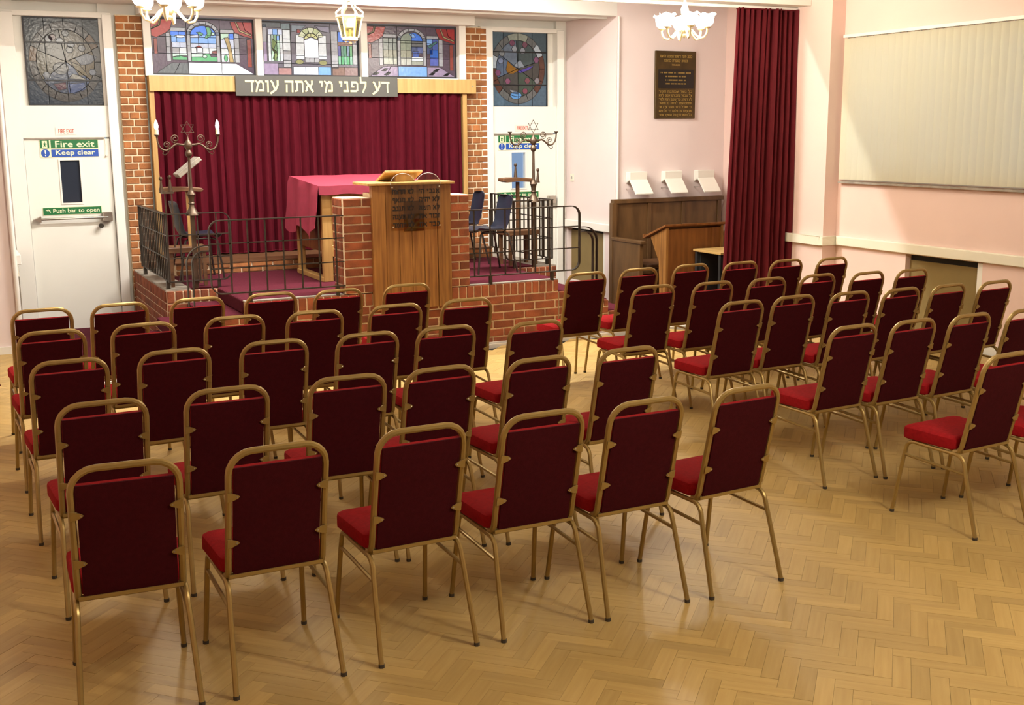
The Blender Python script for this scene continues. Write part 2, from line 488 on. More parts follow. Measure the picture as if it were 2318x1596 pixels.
# alcove sides with heater recesses
asd = MB()
asd.box(XR, XR + .25, YF + .1, YB, 0.86, 3.45).box(XR, XR + .25, 12.95, YB, 0, .86).box(XR, XR + .25, YF + .1, 12.02, 0, .86).box(XR, XR + .25, 12.02, 12.95, 0, .16)
asd.box(XL - .25, XL, YF + .1, YB, 0.86, 3.45).box(XL - .25, XL, 12.95, YB, 0, .86).box(XL - .25, XL, YF + .1, 12.02, 0, .86).box(XL - .25, XL, 12.02, 12.95, 0, .16)
struct('wall_alcove_side', asd, 'wall_pink_lit')
struct('trim_1', MB().box(XL, XR, YF - .001, YF + .16, 3.345, CEIL).box(XL - .3, XR + .3, YF + .16, YB + .1, 3.385, CEIL)
       .box(XL, XR, YF + .22, YF + .27, 3.33, 3.386), 'ceiling_white')
struct('trim_2', MB().box(2.05, 5.86, 12.72, YB, 3.275, 3.384), 'white_paint')
# back wall, with openings for doors' upper lights and the clerestory windows
bw = MB()
bw.box(2.12, 5.80, YB + .06, YB + .2, 3.27, 3.44)
bw.box(XL - .25, 0.86, YB, YB + .2, 0, 3.45)
bw.box(1.68, 6.17, YB + .02, YB + .2, 0, 2.66)
bw.box(7.10, XR + .25, YB, YB + .2, 0, 3.45)
bw.box(.86, 1.68, YB + .06, YB + .2, 2.02, 3.45).box(6.17, 7.10, YB + .06, YB + .2, 2.02, 3.45)
bw.box(1.68, 2.12, YB + .02, YB + .2, 2.66, 3.45).box(5.80, 6.17, YB + .02, YB + .2, 2.66, 3.45)
struct('wall_back', bw, 'white_paint')
# beam over the curtains
struct('trim_3', MB().box(-0.62, 8.32, 9.70, 9.96, 3.30, CEIL).box(-0.44, 8.32, 9.90, 9.96, 3.27, 3.30), 'ceiling_white', bevel=0.004)

# floors
struct('floor', MB().box(-0.75, 8.7, -7.0, 9.9, -0.12, -0.022).box(-1.0, 0.6, 9.9, YF + .1, -0.12, -0.022), 'black_void')
fl_car = struct('floor_carpet', MB().box(0.60, 8.85, 9.9, YB + .05, -0.1, 0.004), 'carpet')
struct('trim_4', MB().box(0.60, 8.32, 9.885, 9.905, -0.02, 0.022), 'white_paint')
floor = [o for o in bpy.data.objects if o.name == 'floor'][0]

# herringbone parquet: blocks 270 x 68 mm at 45 degrees to the room
def parquet():
    W, Lb, gap, th = 0.068, 0.272, 0.0009, 0.02
    u = Vector((1, 1, 0)).normalized(); v = Vector((-1, 1, 0)).normalized()
    cam_d = Vector((math.sin(math.radians(26.4)), math.cos(math.radians(26.4)), 0))
    blocks = []
    for i in range(-60, 260):
        for j in range(-40, 40):
            o = u * (i * W + j * Lb) + v * (i * W - j * Lb)
            for kind in (0, 1):
                if kind == 0:
                    c = o + u * Lb / 2 + v * W / 2; a = u
                else:
                    c = o + u * W / 2 + v * (W + Lb / 2); a = v
                if (-0.5 < c.x < 8.42 and -2.5 < c.y < 9.80) or (-0.85 < c.x < .50 and 9.7 < c.y < 11.80):
                    blocks.append((c, a))
    def inview(c):
        d = c.x * cam_d.x + c.y * cam_d.y
        s = c.x * cam_d.y - c.y * cam_d.x
        # bottom edge of the frame meets the floor at depth ~3.55
        return d > 3.5 and abs(s) < d * 0.44
    blocks.sort(key=lambda b: (0 if inview(b[0]) else 1, b[0].length))
    def add_block(vs, fs, uvs, tones, c, a, rel):
        b = Vector((-a.y, a.x, 0))
        hl, hw = Lb / 2 - gap / 2, W / 2 - gap / 2
        base = len(vs)
        jz = random.uniform(-0.0004, 0.0004)
        for z in (-th, jz):
            for (p, q) in ((-1, -1), (1, -1), (1, 1), (-1, 1)):
                vs.append(c + a * (p * hl) + b * (q * hw) + Vector((0, 0, z)) - rel)
        F = [(4, 5, 6, 7), (0, 1, 5, 4), (1, 2, 6, 5), (2, 3, 7, 6), (3, 0, 4, 7)]
        ou, ov, tn = random.uniform(0, 50), random.uniform(0, 50), random.random()
        for f in F:
            fs.append(tuple(base + k for k in f))
            for k in f:
                p = [(-1, -1), (1, -1), (1, 1), (-1, 1)][k % 4]
                uvs.append((ou + p[0] * hl, ov + p[1] * hw)); tones.append((tn, 0))
    def build(name, lst, rel):
        vs, fs, uvs, tones = [], [], [], []
        for c, a in lst: add_block(vs, fs, uvs, tones, c, a, rel)
        me = bpy.data.meshes.new(name); me.from_pydata([tuple(p) for p in vs], [], fs)
        l1 = me.uv_layers.new(name='UVMap'); l2 = me.uv_layers.new(name='tone')
        l1.data.foreach_set('uv', [t for p in uvs for t in p]); l2.data.foreach_set('uv', [t for p in tones for t in p])
        me.materials.append(MATS['parquet'])
        return me
    for c, a in blocks[:300]:
        link('parquet_block', build('parquet_block', [(c, a)], c), floor, c)
    rest = link('parquet_blocks', build('parquet_blocks', blocks[300:], Vector((0, 0, 0))), floor)
    rest['kind'] = 'stuff'
parquet()

struct('baseboard_right', MB().box(RX - .02, RX, -7.0, ry0, 0, .09).box(RX - .02, RX, ry1, 9.38, 0, .09), 'white_paint')
struct('baseboard_front', MB().box(-0.9, XL, YF - .02, YF, -0.02, .07).box(XR, 8.8, YF - .02, YF, 0, .09), 'white_paint')
# dado trunking
def trunk(mb, x0, x1, y0, y1, z0=0.84, z1=0.935):
    mb.box(x0, x1, y0, y1, z0, z1)
t = MB(); trunk(t, RX - .05, RX, -7.0, 9.33); trunk(t, 8.27, RX, 9.33, 9.38); trunk(t, 8.27, 8.32, 9.38, 9.93)
struct('trim_5', t, 'trunking', bevel=0.006)
t = MB(); trunk(t, XR - .05, XR, YF + .02, YB - .02); trunk(t, XL, XL + .05, YF + .02, YB - .02)
struct('trim_6', t, 'white_paint', bevel=0.006)

# heater panels in the recesses
def heater(label, mbpanel, mbgrille, mbpost, base):
    r = thing('heater_panel', label, 'radiator cover', base)
    wobj('panel', mbpanel, 'olive_panel', r, bevel=0.003)
    wobj('air_slot', mbgrille, 'black_void', r)
    wobj('edge_strip', mbpost, 'white_paint', r)
heater('olive brown heater panel recessed in the alcove wall beside the right handrail',
       MB().box(XR + .06, XR + .08, 12.0, 12.97, .16, .80), MB().box(XR + .075, XR + .2, 12.0, 12.97, .80, .86),
       MB().box(XR + .005, XR + .06, 12.0, 12.06, .16, .84), (XR + .07, 12.5, .16))
heater('olive brown heater panel recessed in the wall left of the fire door',
       MB().box(XL - .08, XL - .06, 12.0, 12.97, .16, .80), MB().box(XL - .2, XL - .075, 12.0, 12.97, .80, .86),
       MB().box(XL - .06, XL - .005, 12.0, 12.06, .16, .84), (XL - .07, 12.5, .16))
heater('olive brown heater panel under the trunking below the vertical blinds',
       MB().box(RX + .06, RX + .08, ry0, ry1, .0, .77), MB().box(RX + .075, RX + .2, ry0, ry1, .77, .83),
       MB().box(RX + .005, RX + .06, ry0, ry0 + .06, 0, .825), (RX + .07, 7.9, 0))

# window behind the blinds
w1 = struct('window_1', None, None, (RX + .1, 7.3, wz0))
fr = MB()
mull = [9.28, 8.42, 7.86, 7.41, 6.7, 6.0, 5.4]
for y in mull: fr.box(RX + .08, RX + .14, y - .035, y + .035, wz0, wz1)
for z in (wz0 + .02, 2.55, wz1 - .02): fr.box(RX + .08, RX + .14, wy0, wy1, z - .03, z + .03)
wobj('window_frame', fr, 'white_paint', w1)
for a, b in zip(mull[:-1], mull[1:]):
    wobj('pane', MB().box(RX + .10, RX + .106, b + .035, a - .035, wz0 + .05, 2.52), 'clear_glass', w1)
    wobj('pane', MB().box(RX + .10, RX + .106, b + .035, a - .035, 2.58, wz1 - .05), 'clear_glass', w1)

# vertical blinds
bl = thing('vertical_blind', 'cream vertical blind with many slats across the right-hand window', 'blind', (RX - .03, 7.3, 1.52))
wobj('head_rail', MB().box(RX - .06, RX, 5.25, 9.335, 2.955, 2.985), 'white_paint', bl)
sp = 0.089
slat = MB()
slat.grid(lambda a, b: ((a - .5) * .0 - .006 * math.cos((a - .5) * PI), (a - .5) * .101, b * 1.42), 4, 1)
sm = slat.mesh('slat', 'blind_fabric', True)
clipm = MB().box(-.006, .006, -.004, .004, 0, .014).mesh('hanger', 'grey_plastic')
wt = MB().box(-.004, .004, -.042, .042, 0, .022).mesh('bottom_weight', 'blind_fabric')
for i in range(46):
    y = 9.29 - i * sp
    s_ = link('slat', sm, bl, Vector((RX - .032, y, 1.528)) - origin_of(bl))
    s_.rotation_euler = (0, 0, math.radians(6 + random.uniform(-1, 1)))
    link('hanger', clipm, s_, (0, 0, 1.418))
wobj('bottom_chain', MB().tube([(RX - .03, 5.25, 1.522), (RX - .03, 9.33, 1.522)], .0035, 5), 'grey_plastic', bl)
struct('trim_7', MB().box(RX - .05, RX + .08, 5.25, 9.335, 1.488, 1.508), 'stone_grey')
# ================================================================== STAINED GLASS
GL = {}
def glass_mat(col, e, gk=1.0):
    k = (tuple(round(c, 3) for c in col), e, gk)
    if k not in GL:
        m = mat('stained_%d' % len(GL), tuple(c * gk for c in col), 0.22, noise=0.16, nscale=28, bump=0.25, bscale=35, emit=col, estr=e, spec=0.3)
        GL[k] = m
    return GL[k]
PLUM = (.085, .06, .085); GREY = (.33, .34, .37); RED = (.30, .03, .03); BLUE = (.035, .15, .62); LBL = (.18, .36, .72)
PALE = (.50, .56, .70); GRN = (.10, .34, .16); LGRN = (.42, .62, .50); WHT = (.86, .88, .95); TAN = (.36, .27, .12); SLATE = (.11, .12, .13)
GOLDG = (.45, .34, .10); LILAC = (.30, .24, .36); MIST = (.62, .68, .72); OLV = (.22, .22, .10); DBL = (.05, .08, .20); SMOKE = (.085, .10, .115)

def R4(x0, y0, x1, y1): return [(x0, y0), (x1, y0), (x1, y1), (x0, y1)]
def ell(cx, cy, rx, ry, a0=0, a1=360, n=16):
    full = abs(a1 - a0) >= 360
    return [(cx + rx * math.cos(math.radians(a0 + (a1 - a0) * i / n)), cy - ry * math.sin(math.radians(a0 + (a1 - a0) * i / n))) for i in range(n if full else n + 1)]
def ringseg(cx, cy, rx, ry, k, a0, a1, n=6):
    return ell(cx, cy, rx, ry, a0, a1, n) + ell(cx, cy, rx * k, ry * k, a1, a0, n)

def stained(root, shapes, X0, X1, Z0, Z1, Y, frame, emis, gk=1.0):
    """shapes: (layer, colour, polygon in drawing units[, glow]); frame = (x0,y0,x1,y1) of the drawing"""
    fx0, fy0, fx1, fy1 = frame
    def T(p):
        x = min(max(p[0], fx0), fx1); y = min(max(p[1], fy0), fy1)
        return (X0 + (x - fx0) / (fx1 - fx0) * (X1 - X0), Z1 - (y - fy0) / (fy1 - fy0) * (Z1 - Z0))
    lead = MB()
    for sh in shapes:
        lay, col, poly = sh[0], sh[1], sh[2]
        e = emis * (sh[3] if len(sh) > 3 else 1.0)
        pts = [T(p) for p in poly]
        yb = Y - 0.0016 * lay
        mb = MB().prism(pts, yb, yb - 0.004)
        wobj('pane', mb, glass_mat(col, e, gk), root)
        lead.flat([(p[0], yb - .0044, p[1]) for p in pts] + [(pts[0][0], yb - .0044, pts[0][1])], .003, .006, (0, 1, 0))
    wobj('lead_came', lead, 'lead', root)
    e = .012
    wobj('glazing_edge', MB().box(X0 - e, X1 + e, Y - .016, Y + .01, Z0 - e, Z0).box(X0 - e, X1 + e, Y - .016, Y + .01, Z1, Z1 + e)
         .box(X0 - e, X0, Y - .016, Y + .01, Z0, Z1).box(X1, X1 + e, Y - .016, Y + .01, Z0, Z1), 'lead', root)

def scene_panel(variant):
    S = []
    a = S.append
    for (x0, x1) in ((100, 800), (800, 1480), (1480, 2160)):
        for (y0, y1) in ((115, 480), (480, 820), (820, 1235)):
            a((0, PLUM, R4(x0, y0, x1, y1)))
    if variant == 1:
        sky1, sky2, sky3, low = BLUE, LBL, PALE, GRN
        a((1, sky1, R4(480, 370, 640, 450), 1.5)); a((1, sky1, R4(640, 370, 780, 450), 1.5))
        a((1, sky2, R4(490, 450, 600, 590), 1.2)); a((1, sky2, R4(600, 450, 780, 590), 1.2)); a((2, WHT, ell(670, 468, 100, 30), 1.5))
        a((1, sky3, R4(500, 590, 660, 700))); a((1, sky3, R4(660, 590, 785, 700)))
        a((1, GREY, R4(500, 700, 640, 820))); a((1, MIST, R4(640, 700, 785, 820)))
        a((1, LGRN, R4(500, 820, 640, 890))); a((1, GRN, [(500, 890), (640, 860), (790, 900), (790, 955), (500, 955)])); a((1, LGRN, R4(640, 820, 790, 865)))
        a((1, sky1, ell(1135, 430, 258, 190, 0, 180, 12), 1.5))
        a((2, GRN, [(1190, 255), (1270, 270), (1310, 340), (1300, 440), (1200, 500), (1165, 490), (1220, 400), (1210, 310)]))
        a((2, GRN, [(1000, 380), (1080, 370), (1140, 410), (1100, 450), (1060, 430)])); a((2, LGRN, ell(1335, 405, 40, 35, 0, 360, 8)))
        for x0, x1 in ((870, 1035), (1035, 1230), (1230, 1395)):
            a((1, sky2, R4(x0, 430, x1, 605), 1.2))
        a((2, PALE, [(870, 450), (1040, 425), (1070, 470), (1040, 485), (870, 490)]))
        for x0, x1 in ((880, 1035), (1035, 1230), (1230, 1400)):
            a((1, sky3, R4(x0, 605, x1, 695)))
        for x0, x1 in ((880, 985), (985, 1115), (1115, 1240), (1240, 1400)):
            a((1, MIST, R4(x0, 695, x1, 810), 1.1))
        a((2, RED, [(960, 690), (1040, 650), (1110, 690)])); a((2, (.25, .09, .09), [(1290, 800), (1310, 760), (1395, 745), (1395, 810)])); a((2, WHT, R4(1000, 700, 1100, 790), 1.3))
        a((1, LGRN, R4(880, 810, 1110, 890))); a((1, GRN, [(880, 890), (1110, 880), (1130, 810), (1240, 810), (1280, 880), (1400, 880), (1400, 975), (880, 975)]))
        a((2, LGRN, ell(1150, 870, 45, 35, 0, 360, 8)))
        a((1, PALE, R4(1490, 380, 1760, 700))); a((1, MIST, R4(1490, 700, 1760, 980))); a((2, sky1, R4(1670, 385, 1760, 505), 1.4))
        a((2, LGRN, [(1490, 390), (1660, 385), (1640, 470), (1560, 480), (1540, 510), (1490, 505)]))
        a((3, TAN, [(1560, 480), (1650, 470), (1690, 640), (1740, 980), (1650, 980), (1640, 760), (1600, 600)]))
        a((2, GRN, ell(1580, 900, 40, 70, 0, 360, 8)))
        f1, f2, f3 = SLATE, WHT, WHT  # white floor panes: reflected light painted as bright, glowing glass
    else:
        sky1 = LBL
        for x0, x1 in ((480, 600), (600, 700), (700, 790)):
            a((1, (.20, .24, .22), R4(x0, 380, x1, 640))); a((1, (.28, .29, .22), R4(x0, 640, x1, 800))); a((1, (.40, .42, .36), R4(x0, 800, x1, 960), 1.0))
        a((1, (.20, .25, .20), ell(1135, 430, 258, 190, 90, 180, 8) + [(1135, 430)])); a((1, BLUE, ell(1135, 430, 258, 190, 0, 90, 8) + [(1135, 430)], 1.4))
        a((2, LBL, [(1080, 265), (1190, 275), (1230, 350), (1150, 360)], 1.3))
        for x0, x1 in ((870, 1000), (1000, 1130)):
            a((1, (.22, .27, .20), R4(x0, 430, x1, 640))); a((1, (.30, .32, .24), R4(x0, 640, x1, 800))); a((1, (.42, .44, .40), R4(x0, 800, x1, 970)))
        a((1, SLATE, R4(1130, 430, 1395, 560))); a((1, DBL, R4(1130, 560, 1260, 700))); a((1, (.10, .14, .34), R4(1260, 560, 1395, 700)))
        a((2, (.06, .12, .45), R4(1160, 660, 1300, 790))); a((1, MIST, R4(1130, 790, 1395, 880))); a((1, (.30, .33, .28), R4(1130, 880, 1395, 970)))
        a((1, LBL, R4(1490, 380, 1620, 520))); a((1, (.06, .10, .34), R4(1620, 380, 1760, 620))); a((1, DBL, R4(1490, 520, 1620, 720))); a((1, BLUE, R4(1560, 620, 1760, 800), .7)); a((1, (.08, .11, .38), R4(1560, 800, 1760, 980)))
        a((2, (.05, .16, .16), [(1500, 540), (1720, 420), (1740, 450), (1560, 590)]))
        f1, f2, f3 = LILAC, LBL, LILAC
    a((1, GREY, R4(480, 290, 775, 368))); a((1, GREY, R4(385, 400, 470, 690))); a((1, GREY, R4(385, 690, 470, 985)))
    a((1, GREY, R4(1488, 305, 1765, 378))); a((1, GREY, R4(1770, 380, 1870, 690))); a((1, GREY, R4(1770, 690, 1870, 985)))
    for k in range(7):
        a((3, GREY, ringseg(1135, 430, 335, 280, .775, k * 180 / 7, (k + 1) * 180 / 7, 3)))
    for y0, y1 in ((360, 660), (660, 980)):
        a((3, GREY, R4(802, y0, 872, y1))); a((3, GREY, R4(1398, y0, 1468, y1)))
    a((2, RED, [(100, 130), (300, 130), (270, 250), (100, 330)])); a((2, (.34, .03, .025), [(300, 130), (535, 130), (480, 330), (380, 410), (200, 500), (100, 470), (100, 330), (270, 250)]))
    a((3, TAN, [(270, 130), (315, 130), (280, 260), (100, 340), (100, 310), (250, 240)]))
    a((2, (.26, .03, .03), [(1700, 140), (1960, 140), (2000, 300), (2150, 400), (2150, 480), (1980, 440), (1790, 370), (1720, 230)])); a((2, RED, [(1960, 140), (2155, 140), (2155, 400), (2000, 300)]))
    a((3, TAN, [(1800, 140), (1830, 140), (1900, 310), (2130, 400), (2130, 430), (1880, 340)]))
    a((2, (.22, .05, .04), R4(2030, 500, 2120, 1080))); a((2, (.22, .05, .04), R4(140, 520, 210, 830)))
    a((2, SLATE if variant == 1 else LILAC, [(200, 1200), (480, 1010), (640, 1010), (520, 1230), (190, 1230)])); a((2, f1, [(640, 1010), (800, 1010), (800, 1232), (520, 1230)]))
    a((3, f2, R4(812, 1000, 1480, 1232), 1.7 if variant == 1 else 1.0)); a((2, f3, [(1488, 1010), (1790, 1010), (2150, 1230), (1488, 1230)], 1.5 if variant == 1 else .8))
    if variant == 2:
        for q in ((300, 1160), (560, 1160), (500, 1070), (1600, 1150), (1950, 1160), (1700, 1070)):
            a((3, (.01, .01, .015), [(q[0] - 80, q[1] + 40), (q[0] + 20, q[1] + 40), (q[0] + 80, q[1] - 20), (q[0], q[1] - 20)], .2))
    return S

def middle_panel():
    S = []; a = S.append
    for (x0, x1) in ((100, 670), (670, 1480), (1480, 2040)):
        for (y0, y1) in ((140, 560), (560, 1000), (1000, 1245)):
            a((0, (.13, .12, .15), R4(x0, y0, x1, y1)))
    a((1, SLATE, R4(110, 145, 480, 250))); a((1, (.14, .19, .21), R4(480, 160, 660, 280)))
    for i, c in enumerate((MIST, (.30, .40, .36), (.20, .36, .20), LGRN, MIST)):
        x = 215 + i * 58
        a((1, c, R4(x, 400, x + 58, 680))); a((1, LGRN if i % 2 else c, R4(x, 680, x + 58, 955)))
    for i, c in enumerate((PALE, LBL, PALE)):
        a((1, c, R4(215 + i * 97, 285, 312 + i * 97, 400), 1.2))
    a((2, (.18, .26, .10), [(300, 480), (380, 560), (330, 700), (400, 800), (360, 950), (300, 900), (340, 780), (290, 660)])); a((2, LBL, R4(385, 420, 440, 520), 1.3))
    a((2, TAN, [(300, 690), (390, 760), (370, 790), (290, 720)]))
    for y0, y1 in ((290, 480), (480, 730), (730, 930), (930, 1080)):
        a((1, MIST if y0 < 700 else GREY, R4(510, y0, 660, y1))); a((1, GREY, R4(1488, y0, 1625, y1)))
    a((1, GREY, R4(115, 200, 190, 560))); a((1, LILAC, R4(115, 560, 190, 960)))
    # fan over the tablet
    for k in range(5):
        a((2, (.40, .46, .24) if k % 2 else (.55, .60, .42), ringseg(1080, 480, 260, 250, .55, 15 + k * 30, 45 + k * 30, 3)))
    for k in range(4):
        a((2, (.50, .52, .24), ringseg(1080, 480, 138, 130, .45, k * 45, 45 + k * 45, 3)))
    a((1, (.16, .20, .24), [(690, 190), (980, 190), (860, 300), (690, 330)])); a((1, (.20, .19, .26), [(1160, 190), (1460, 200), (1460, 330), (1290, 300)]))
    a((2, RED, R4(800, 280, 865, 345)))
    for y0, y1 in ((390, 560), (560, 830), (830, 900)):
        a((1, MIST, R4(770, y0, 935, y1))); a((1, MIST, R4(1230, y0, 1390, y1)))
    a((3, WHT, [(940, 500), (1010, 455), (1080, 440), (1160, 455), (1225, 500), (1225, 870), (940, 870)], 1.5))
    for i in range(3):
        a((2, GREY, R4(945 + i * 95, 870, 1040 + i * 95, 965)))
    a((2, OLV, ell(830, 960, 85, 50))); a((2, OLV, ell(1310, 970, 85, 55)))
    a((2, PALE, R4(700, 1060, 950, 1235), 1.1)); a((2, PALE, R4(950, 1060, 1210, 1235), 1.1)); a((2, LBL, R4(1210, 1060, 1470, 1235)))
    a((1, BLUE, R4(1630, 300, 1740, 520), 1.2)); a((1, BLUE, R4(1740, 300, 1930, 520)))
    for i, c in enumerate(((.10, .10, .34), (.10, .24, .18), (.08, .26, .16), (.12, .20, .34), (.08, .30, .12))):
        a((1, c, R4(1630 + i * 60, 600, 1690 + i * 60, 820))); a((1, (.07, .32, .14) if i % 2 else (.16, .36, .26), R4(1630 + i * 60, 820, 1690 + i * 60, 1000)))
    a((1, (.22, .12, .10), R4(1630, 520, 1930, 600))); a((1, GREY, R4(1935, 560, 2035, 1000)))
    a((1, LILAC, R4(115, 1000, 400, 1240))); a((1, (.35, .20, .20), R4(400, 1090, 660, 1240))); a((1, (.20, .12, .10), R4(1500, 1060, 1760, 1240))); a((1, (.24, .16, .16), R4(1760, 1060, 2035, 1240)))
    return S

def medallion(variant):
    S = []; a = S.append
    base = (.075, .085, .095) if variant == 1 else (.10, .14, .16)
    for i in range(4):
        for j in range(3):
            c = base if (i + j) % 2 else tuple(v * 1.25 for v in base)
            if j == 2: c = tuple(v * 1.25 for v in (c[0], c[1] * 1.1, c[2] * 1.3))
            a((0, c, R4(i * 25, (0, 28, 72)[j], i * 25 + 25, (28, 72, 100)[j])))
    ringc = (.17, .15, .14) if variant == 1 else (.20, .20, .19)
    for k in range(16):
        c = ringc
        if k in (1, 7) : c = (.24, .11, .03) if variant == 1 else MIST
        if variant == 2 and k in (0, 8, 9, 15, 14): c = (.16, .07, .05)
        if variant == 2 and k in (3, 4): c = (.40, .42, .33)
        a((1, c, ringseg(50, 50, 47, 47, .80, k * 22.5, k * 22.5 + 22.5, 3)))
    if variant == 1:
        inner = [((.17, .12, .06), 20, 100), ((.12, .10, .07), 100, 160), ((.15, .11, .05), 160, 215), ((.10, .13, .22), 215, 275), ((.13, .18, .32), 275, 325), ((.20, .13, .05), 325, 380)]
        for c, a0, a1 in inner: a((1, c, [(50, 50)] + ell(50, 50, 37.5, 37.5, a0, a1, 6)))
        a((2, (.26, .27, .31), [(62, 46), (78, 40), (92, 44), (82, 52), (70, 54)])); a((2, (.26, .19, .08), [(56, 50), (68, 54), (78, 66), (66, 66)]))
        a((2, (.20, .20, .20), ell(43, 58, 10, 7))); a((2, (.55, .53, .45), [(52, 70), (58, 64), (66, 66), (76, 71)], 1.3))
        a((2, (.14, .20, .45), [(50, 76), (72, 74), (74, 82), (58, 88), (50, 86)])); a((2, (.20, .06, .10), [(32, 76), (48, 74), (48, 82), (38, 84)]))
        for q, c in (((24, 66), (.40, .42, .46)), ((35, 22), (.22, .06, .05)), ((52, 17), (.30, .31, .31)), ((58, 30), (.28, .30, .36)), ((44, 26), (.33, .36, .40)), ((84, 62), (.34, .36, .42)), ((30, 24), (.40, .42, .45)), ((56, 36), (.36, .36, .34)), ((72, 34), (.30, .31, .34))):
            a((3, c, ell(q[0], q[1], 5, 4, 0, 360, 6)))
    else:
        inner = [((.09, .12, .12), 15, 95), ((.20, .24, .30), 95, 150), ((.14, .18, .26), 150, 200), ((.11, .10, .09), 200, 270), ((.09, .12, .09), 270, 330), ((.10, .09, .08), 330, 375)]
        for c, a0, a1 in inner: a((1, c, [(50, 50)] + ell(50, 50, 37.5, 37.5, a0, a1, 6)))
        a((2, (.34, .16, .03), [(29, 52), (32, 40), (40, 46), (52, 52), (42, 57), (33, 57)])); a((2, (.12, .08, .42), [(48, 54), (60, 50), (78, 45), (68, 52), (54, 56)], 1.2))
        a((2, (.36, .40, .45), [(42, 46), (54, 38), (62, 48), (52, 50)])); a((2, (.16, .40, .80), ell(46, 86, 10, 5), 1.2)); a((2, (.45, .47, .50), [(34, 78), (48, 80), (50, 84), (40, 83)]))
        for q, c in (((32, 67), (.32, .12, .20)), ((62, 80), (.34, .10, .14)), ((66, 66), (.28, .10, .12)), ((82, 38), (.30, .12, .22)), ((15, 56), (.28, .10, .20)), ((83, 66), (.34, .30, .32)), ((58, 26), (.34, .36, .40)), ((44, 24), (.40, .42, .45)), ((40, 16), (.26, .10, .16)), ((62, 18), (.24, .10, .14)), ((20, 40), (.28, .33, .48)), ((22, 30), (.32, .34, .34))):
            a((3, c, ell(q[0], q[1], 5, 4.4, 0, 360, 6)))
    for y in (28, 72):
        a((4, (.012, .012, .012), R4(0, y - .6, 100, y + .6), .1))
    return S

EM = 0.62
win = [('window_2', scene_panel(1), 2.20, 3.285, (100, 115, 2160, 1235), EM), ('window_3', middle_panel(), 3.388, 4.495, (100, 140, 2045, 1245), EM * .8),
       ('window_4', scene_panel(2), 4.602, 5.714, (100, 115, 2160, 1235), EM * .55)]
for nm, S, x0, x1, frm, e in win:
    r = struct(nm, None, None, ((x0 + x1) / 2, 12.98, 2.68))
    stained(r, S, x0, x1, 2.685, 3.255, 12.985, frm, e, .7)
for nm, S, x0, x1, z0, z1 in (('window_5', medallion(1), .957, 1.712, 2.36, 3.225), ('window_6', medallion(2), 6.19, 6.985, 2.355, 3.255)):
    r = struct(nm, None, None, ((x0 + x1) / 2, 13.05, z0))
    stained(r, S, x0, x1, z0, z1, 13.045, (0, 0, 100, 100), .12 if nm == 'window_5' else .25, .22 if nm == 'window_5' else .38)
# white mullions of the clerestory
struct('trim_8', MB().box(2.105, 2.185, 12.90, YB + .02, 2.655, 3.28).box(3.30, 3.374, 12.90, YB + .02, 2.655, 3.28)
       .box(4.51, 4.588, 12.90, YB + .02, 2.655, 3.28).box(5.73, 5.815, 12.88, YB + .02, 2.655, 3.28)
       .box(2.15, 5.78, 12.93, YB + .02, 2.652, 2.67), 'white_paint', bevel=.004)

# ================================================================== FIRE DOORS
def fire_door(name, x0, x1, ox, hinge_right, lit):
    """x0..x1 = leaf; ox = offset of the sign block"""
    r = struct(name, None, None, ((x0 + x1) / 2, 13.0, 0))
    wobj('door_frame', MB().box(x0 - .16, x0 - .005, 12.93, 13.06, 0, 3.27).box(x1 + .005, x1 + .10, 12.93, 13.06, 0, 3.27)
         .box(x0 - .16, x1 + .10, 12.95, 13.06, 3.235, 3.29), 'white_paint', r, bevel=.004)
    wobj('transom_panel', MB().box(x0 - .005, x1 + .005, 12.97, 13.06, 2.02, 2.345), 'door_white', r)
    wx0, wx1, wz0_, wz1_ = ox + .18, ox + .372, 1.345, 1.785
    leaf = wobj('door_leaf', MB().box(x0, wx0, 12.97, 13.02, .005, 2.005).box(wx1, x1, 12.97, 13.02, .005, 2.005)
                .box(wx0, wx1, 12.97, 13.02, .005, wz0_).box(wx0, wx1, 12.97, 13.02, wz1_, 2.005), 'door_white', r)
    g = .016
    wobj('glazing_bead', MB().box(wx0 - g, wx1 + g, 12.962, 12.972, wz1_, wz1_ + g).box(wx0 - g, wx1 + g, 12.962, 12.972, wz0_ - g, wz0_)
         .box(wx0 - g, wx0, 12.962, 12.972, wz0_, wz1_).box(wx1, wx1 + g, 12.962, 12.972, wz0_, wz1_), 'white_paint', leaf)
    wobj('pane', MB().box(wx0, wx1, 12.985, 12.991, wz0_, wz1_), 'clear_glass' if lit else 'dark_glass', leaf)
    wobj('drip_rail', MB().box(x0 - .0, x1 - .05, 12.95, 12.972, 2.004, 2.02), 'stone_grey', r)
    zb = 1.185
    bar = MB().tube([(x0 + .06, 12.905, zb), (x1 - .08, 12.905, zb)], .012, 8)
    pb = wobj('push_bar', bar, 'steel', leaf, smooth=True)
    wobj('bar_bracket', MB().box(x1 - .13, x1 - .03, 12.895, 12.97, zb - .045, zb + .055), 'steel', pb, bevel=.008)
    wobj('bar_end', MB().prism([(x0 + .03, zb), (x0 + .10, zb - .032), (x0 + .10, zb + .032)], 12.89, 12.97), 'steel', pb)
    if not lit:
        k = wobj('knob', MB().lathe([(0.0001, 0), (.02, .0), (.026, .012), (.026, .04), (.012, .05), (.012, .08)], (1.548, 12.888, 1.095), 12, Matrix.Rotation(-PI / 2, 3, 'X')), 'iron', leaf, smooth=True)
        wobj('pull_chain', MB().tube([(1.655, 12.96, 2.0), (1.657, 12.955, 1.84)], .003, 5).sphere((1.657, 12.955, 1.825), .012, 8, 6), 'paper', leaf)
    return r
fire_door('door_1', .86, 1.70, 1.012, True, False)
fire_door('door_2', 6.20, 7.08, 6.272, True, True)

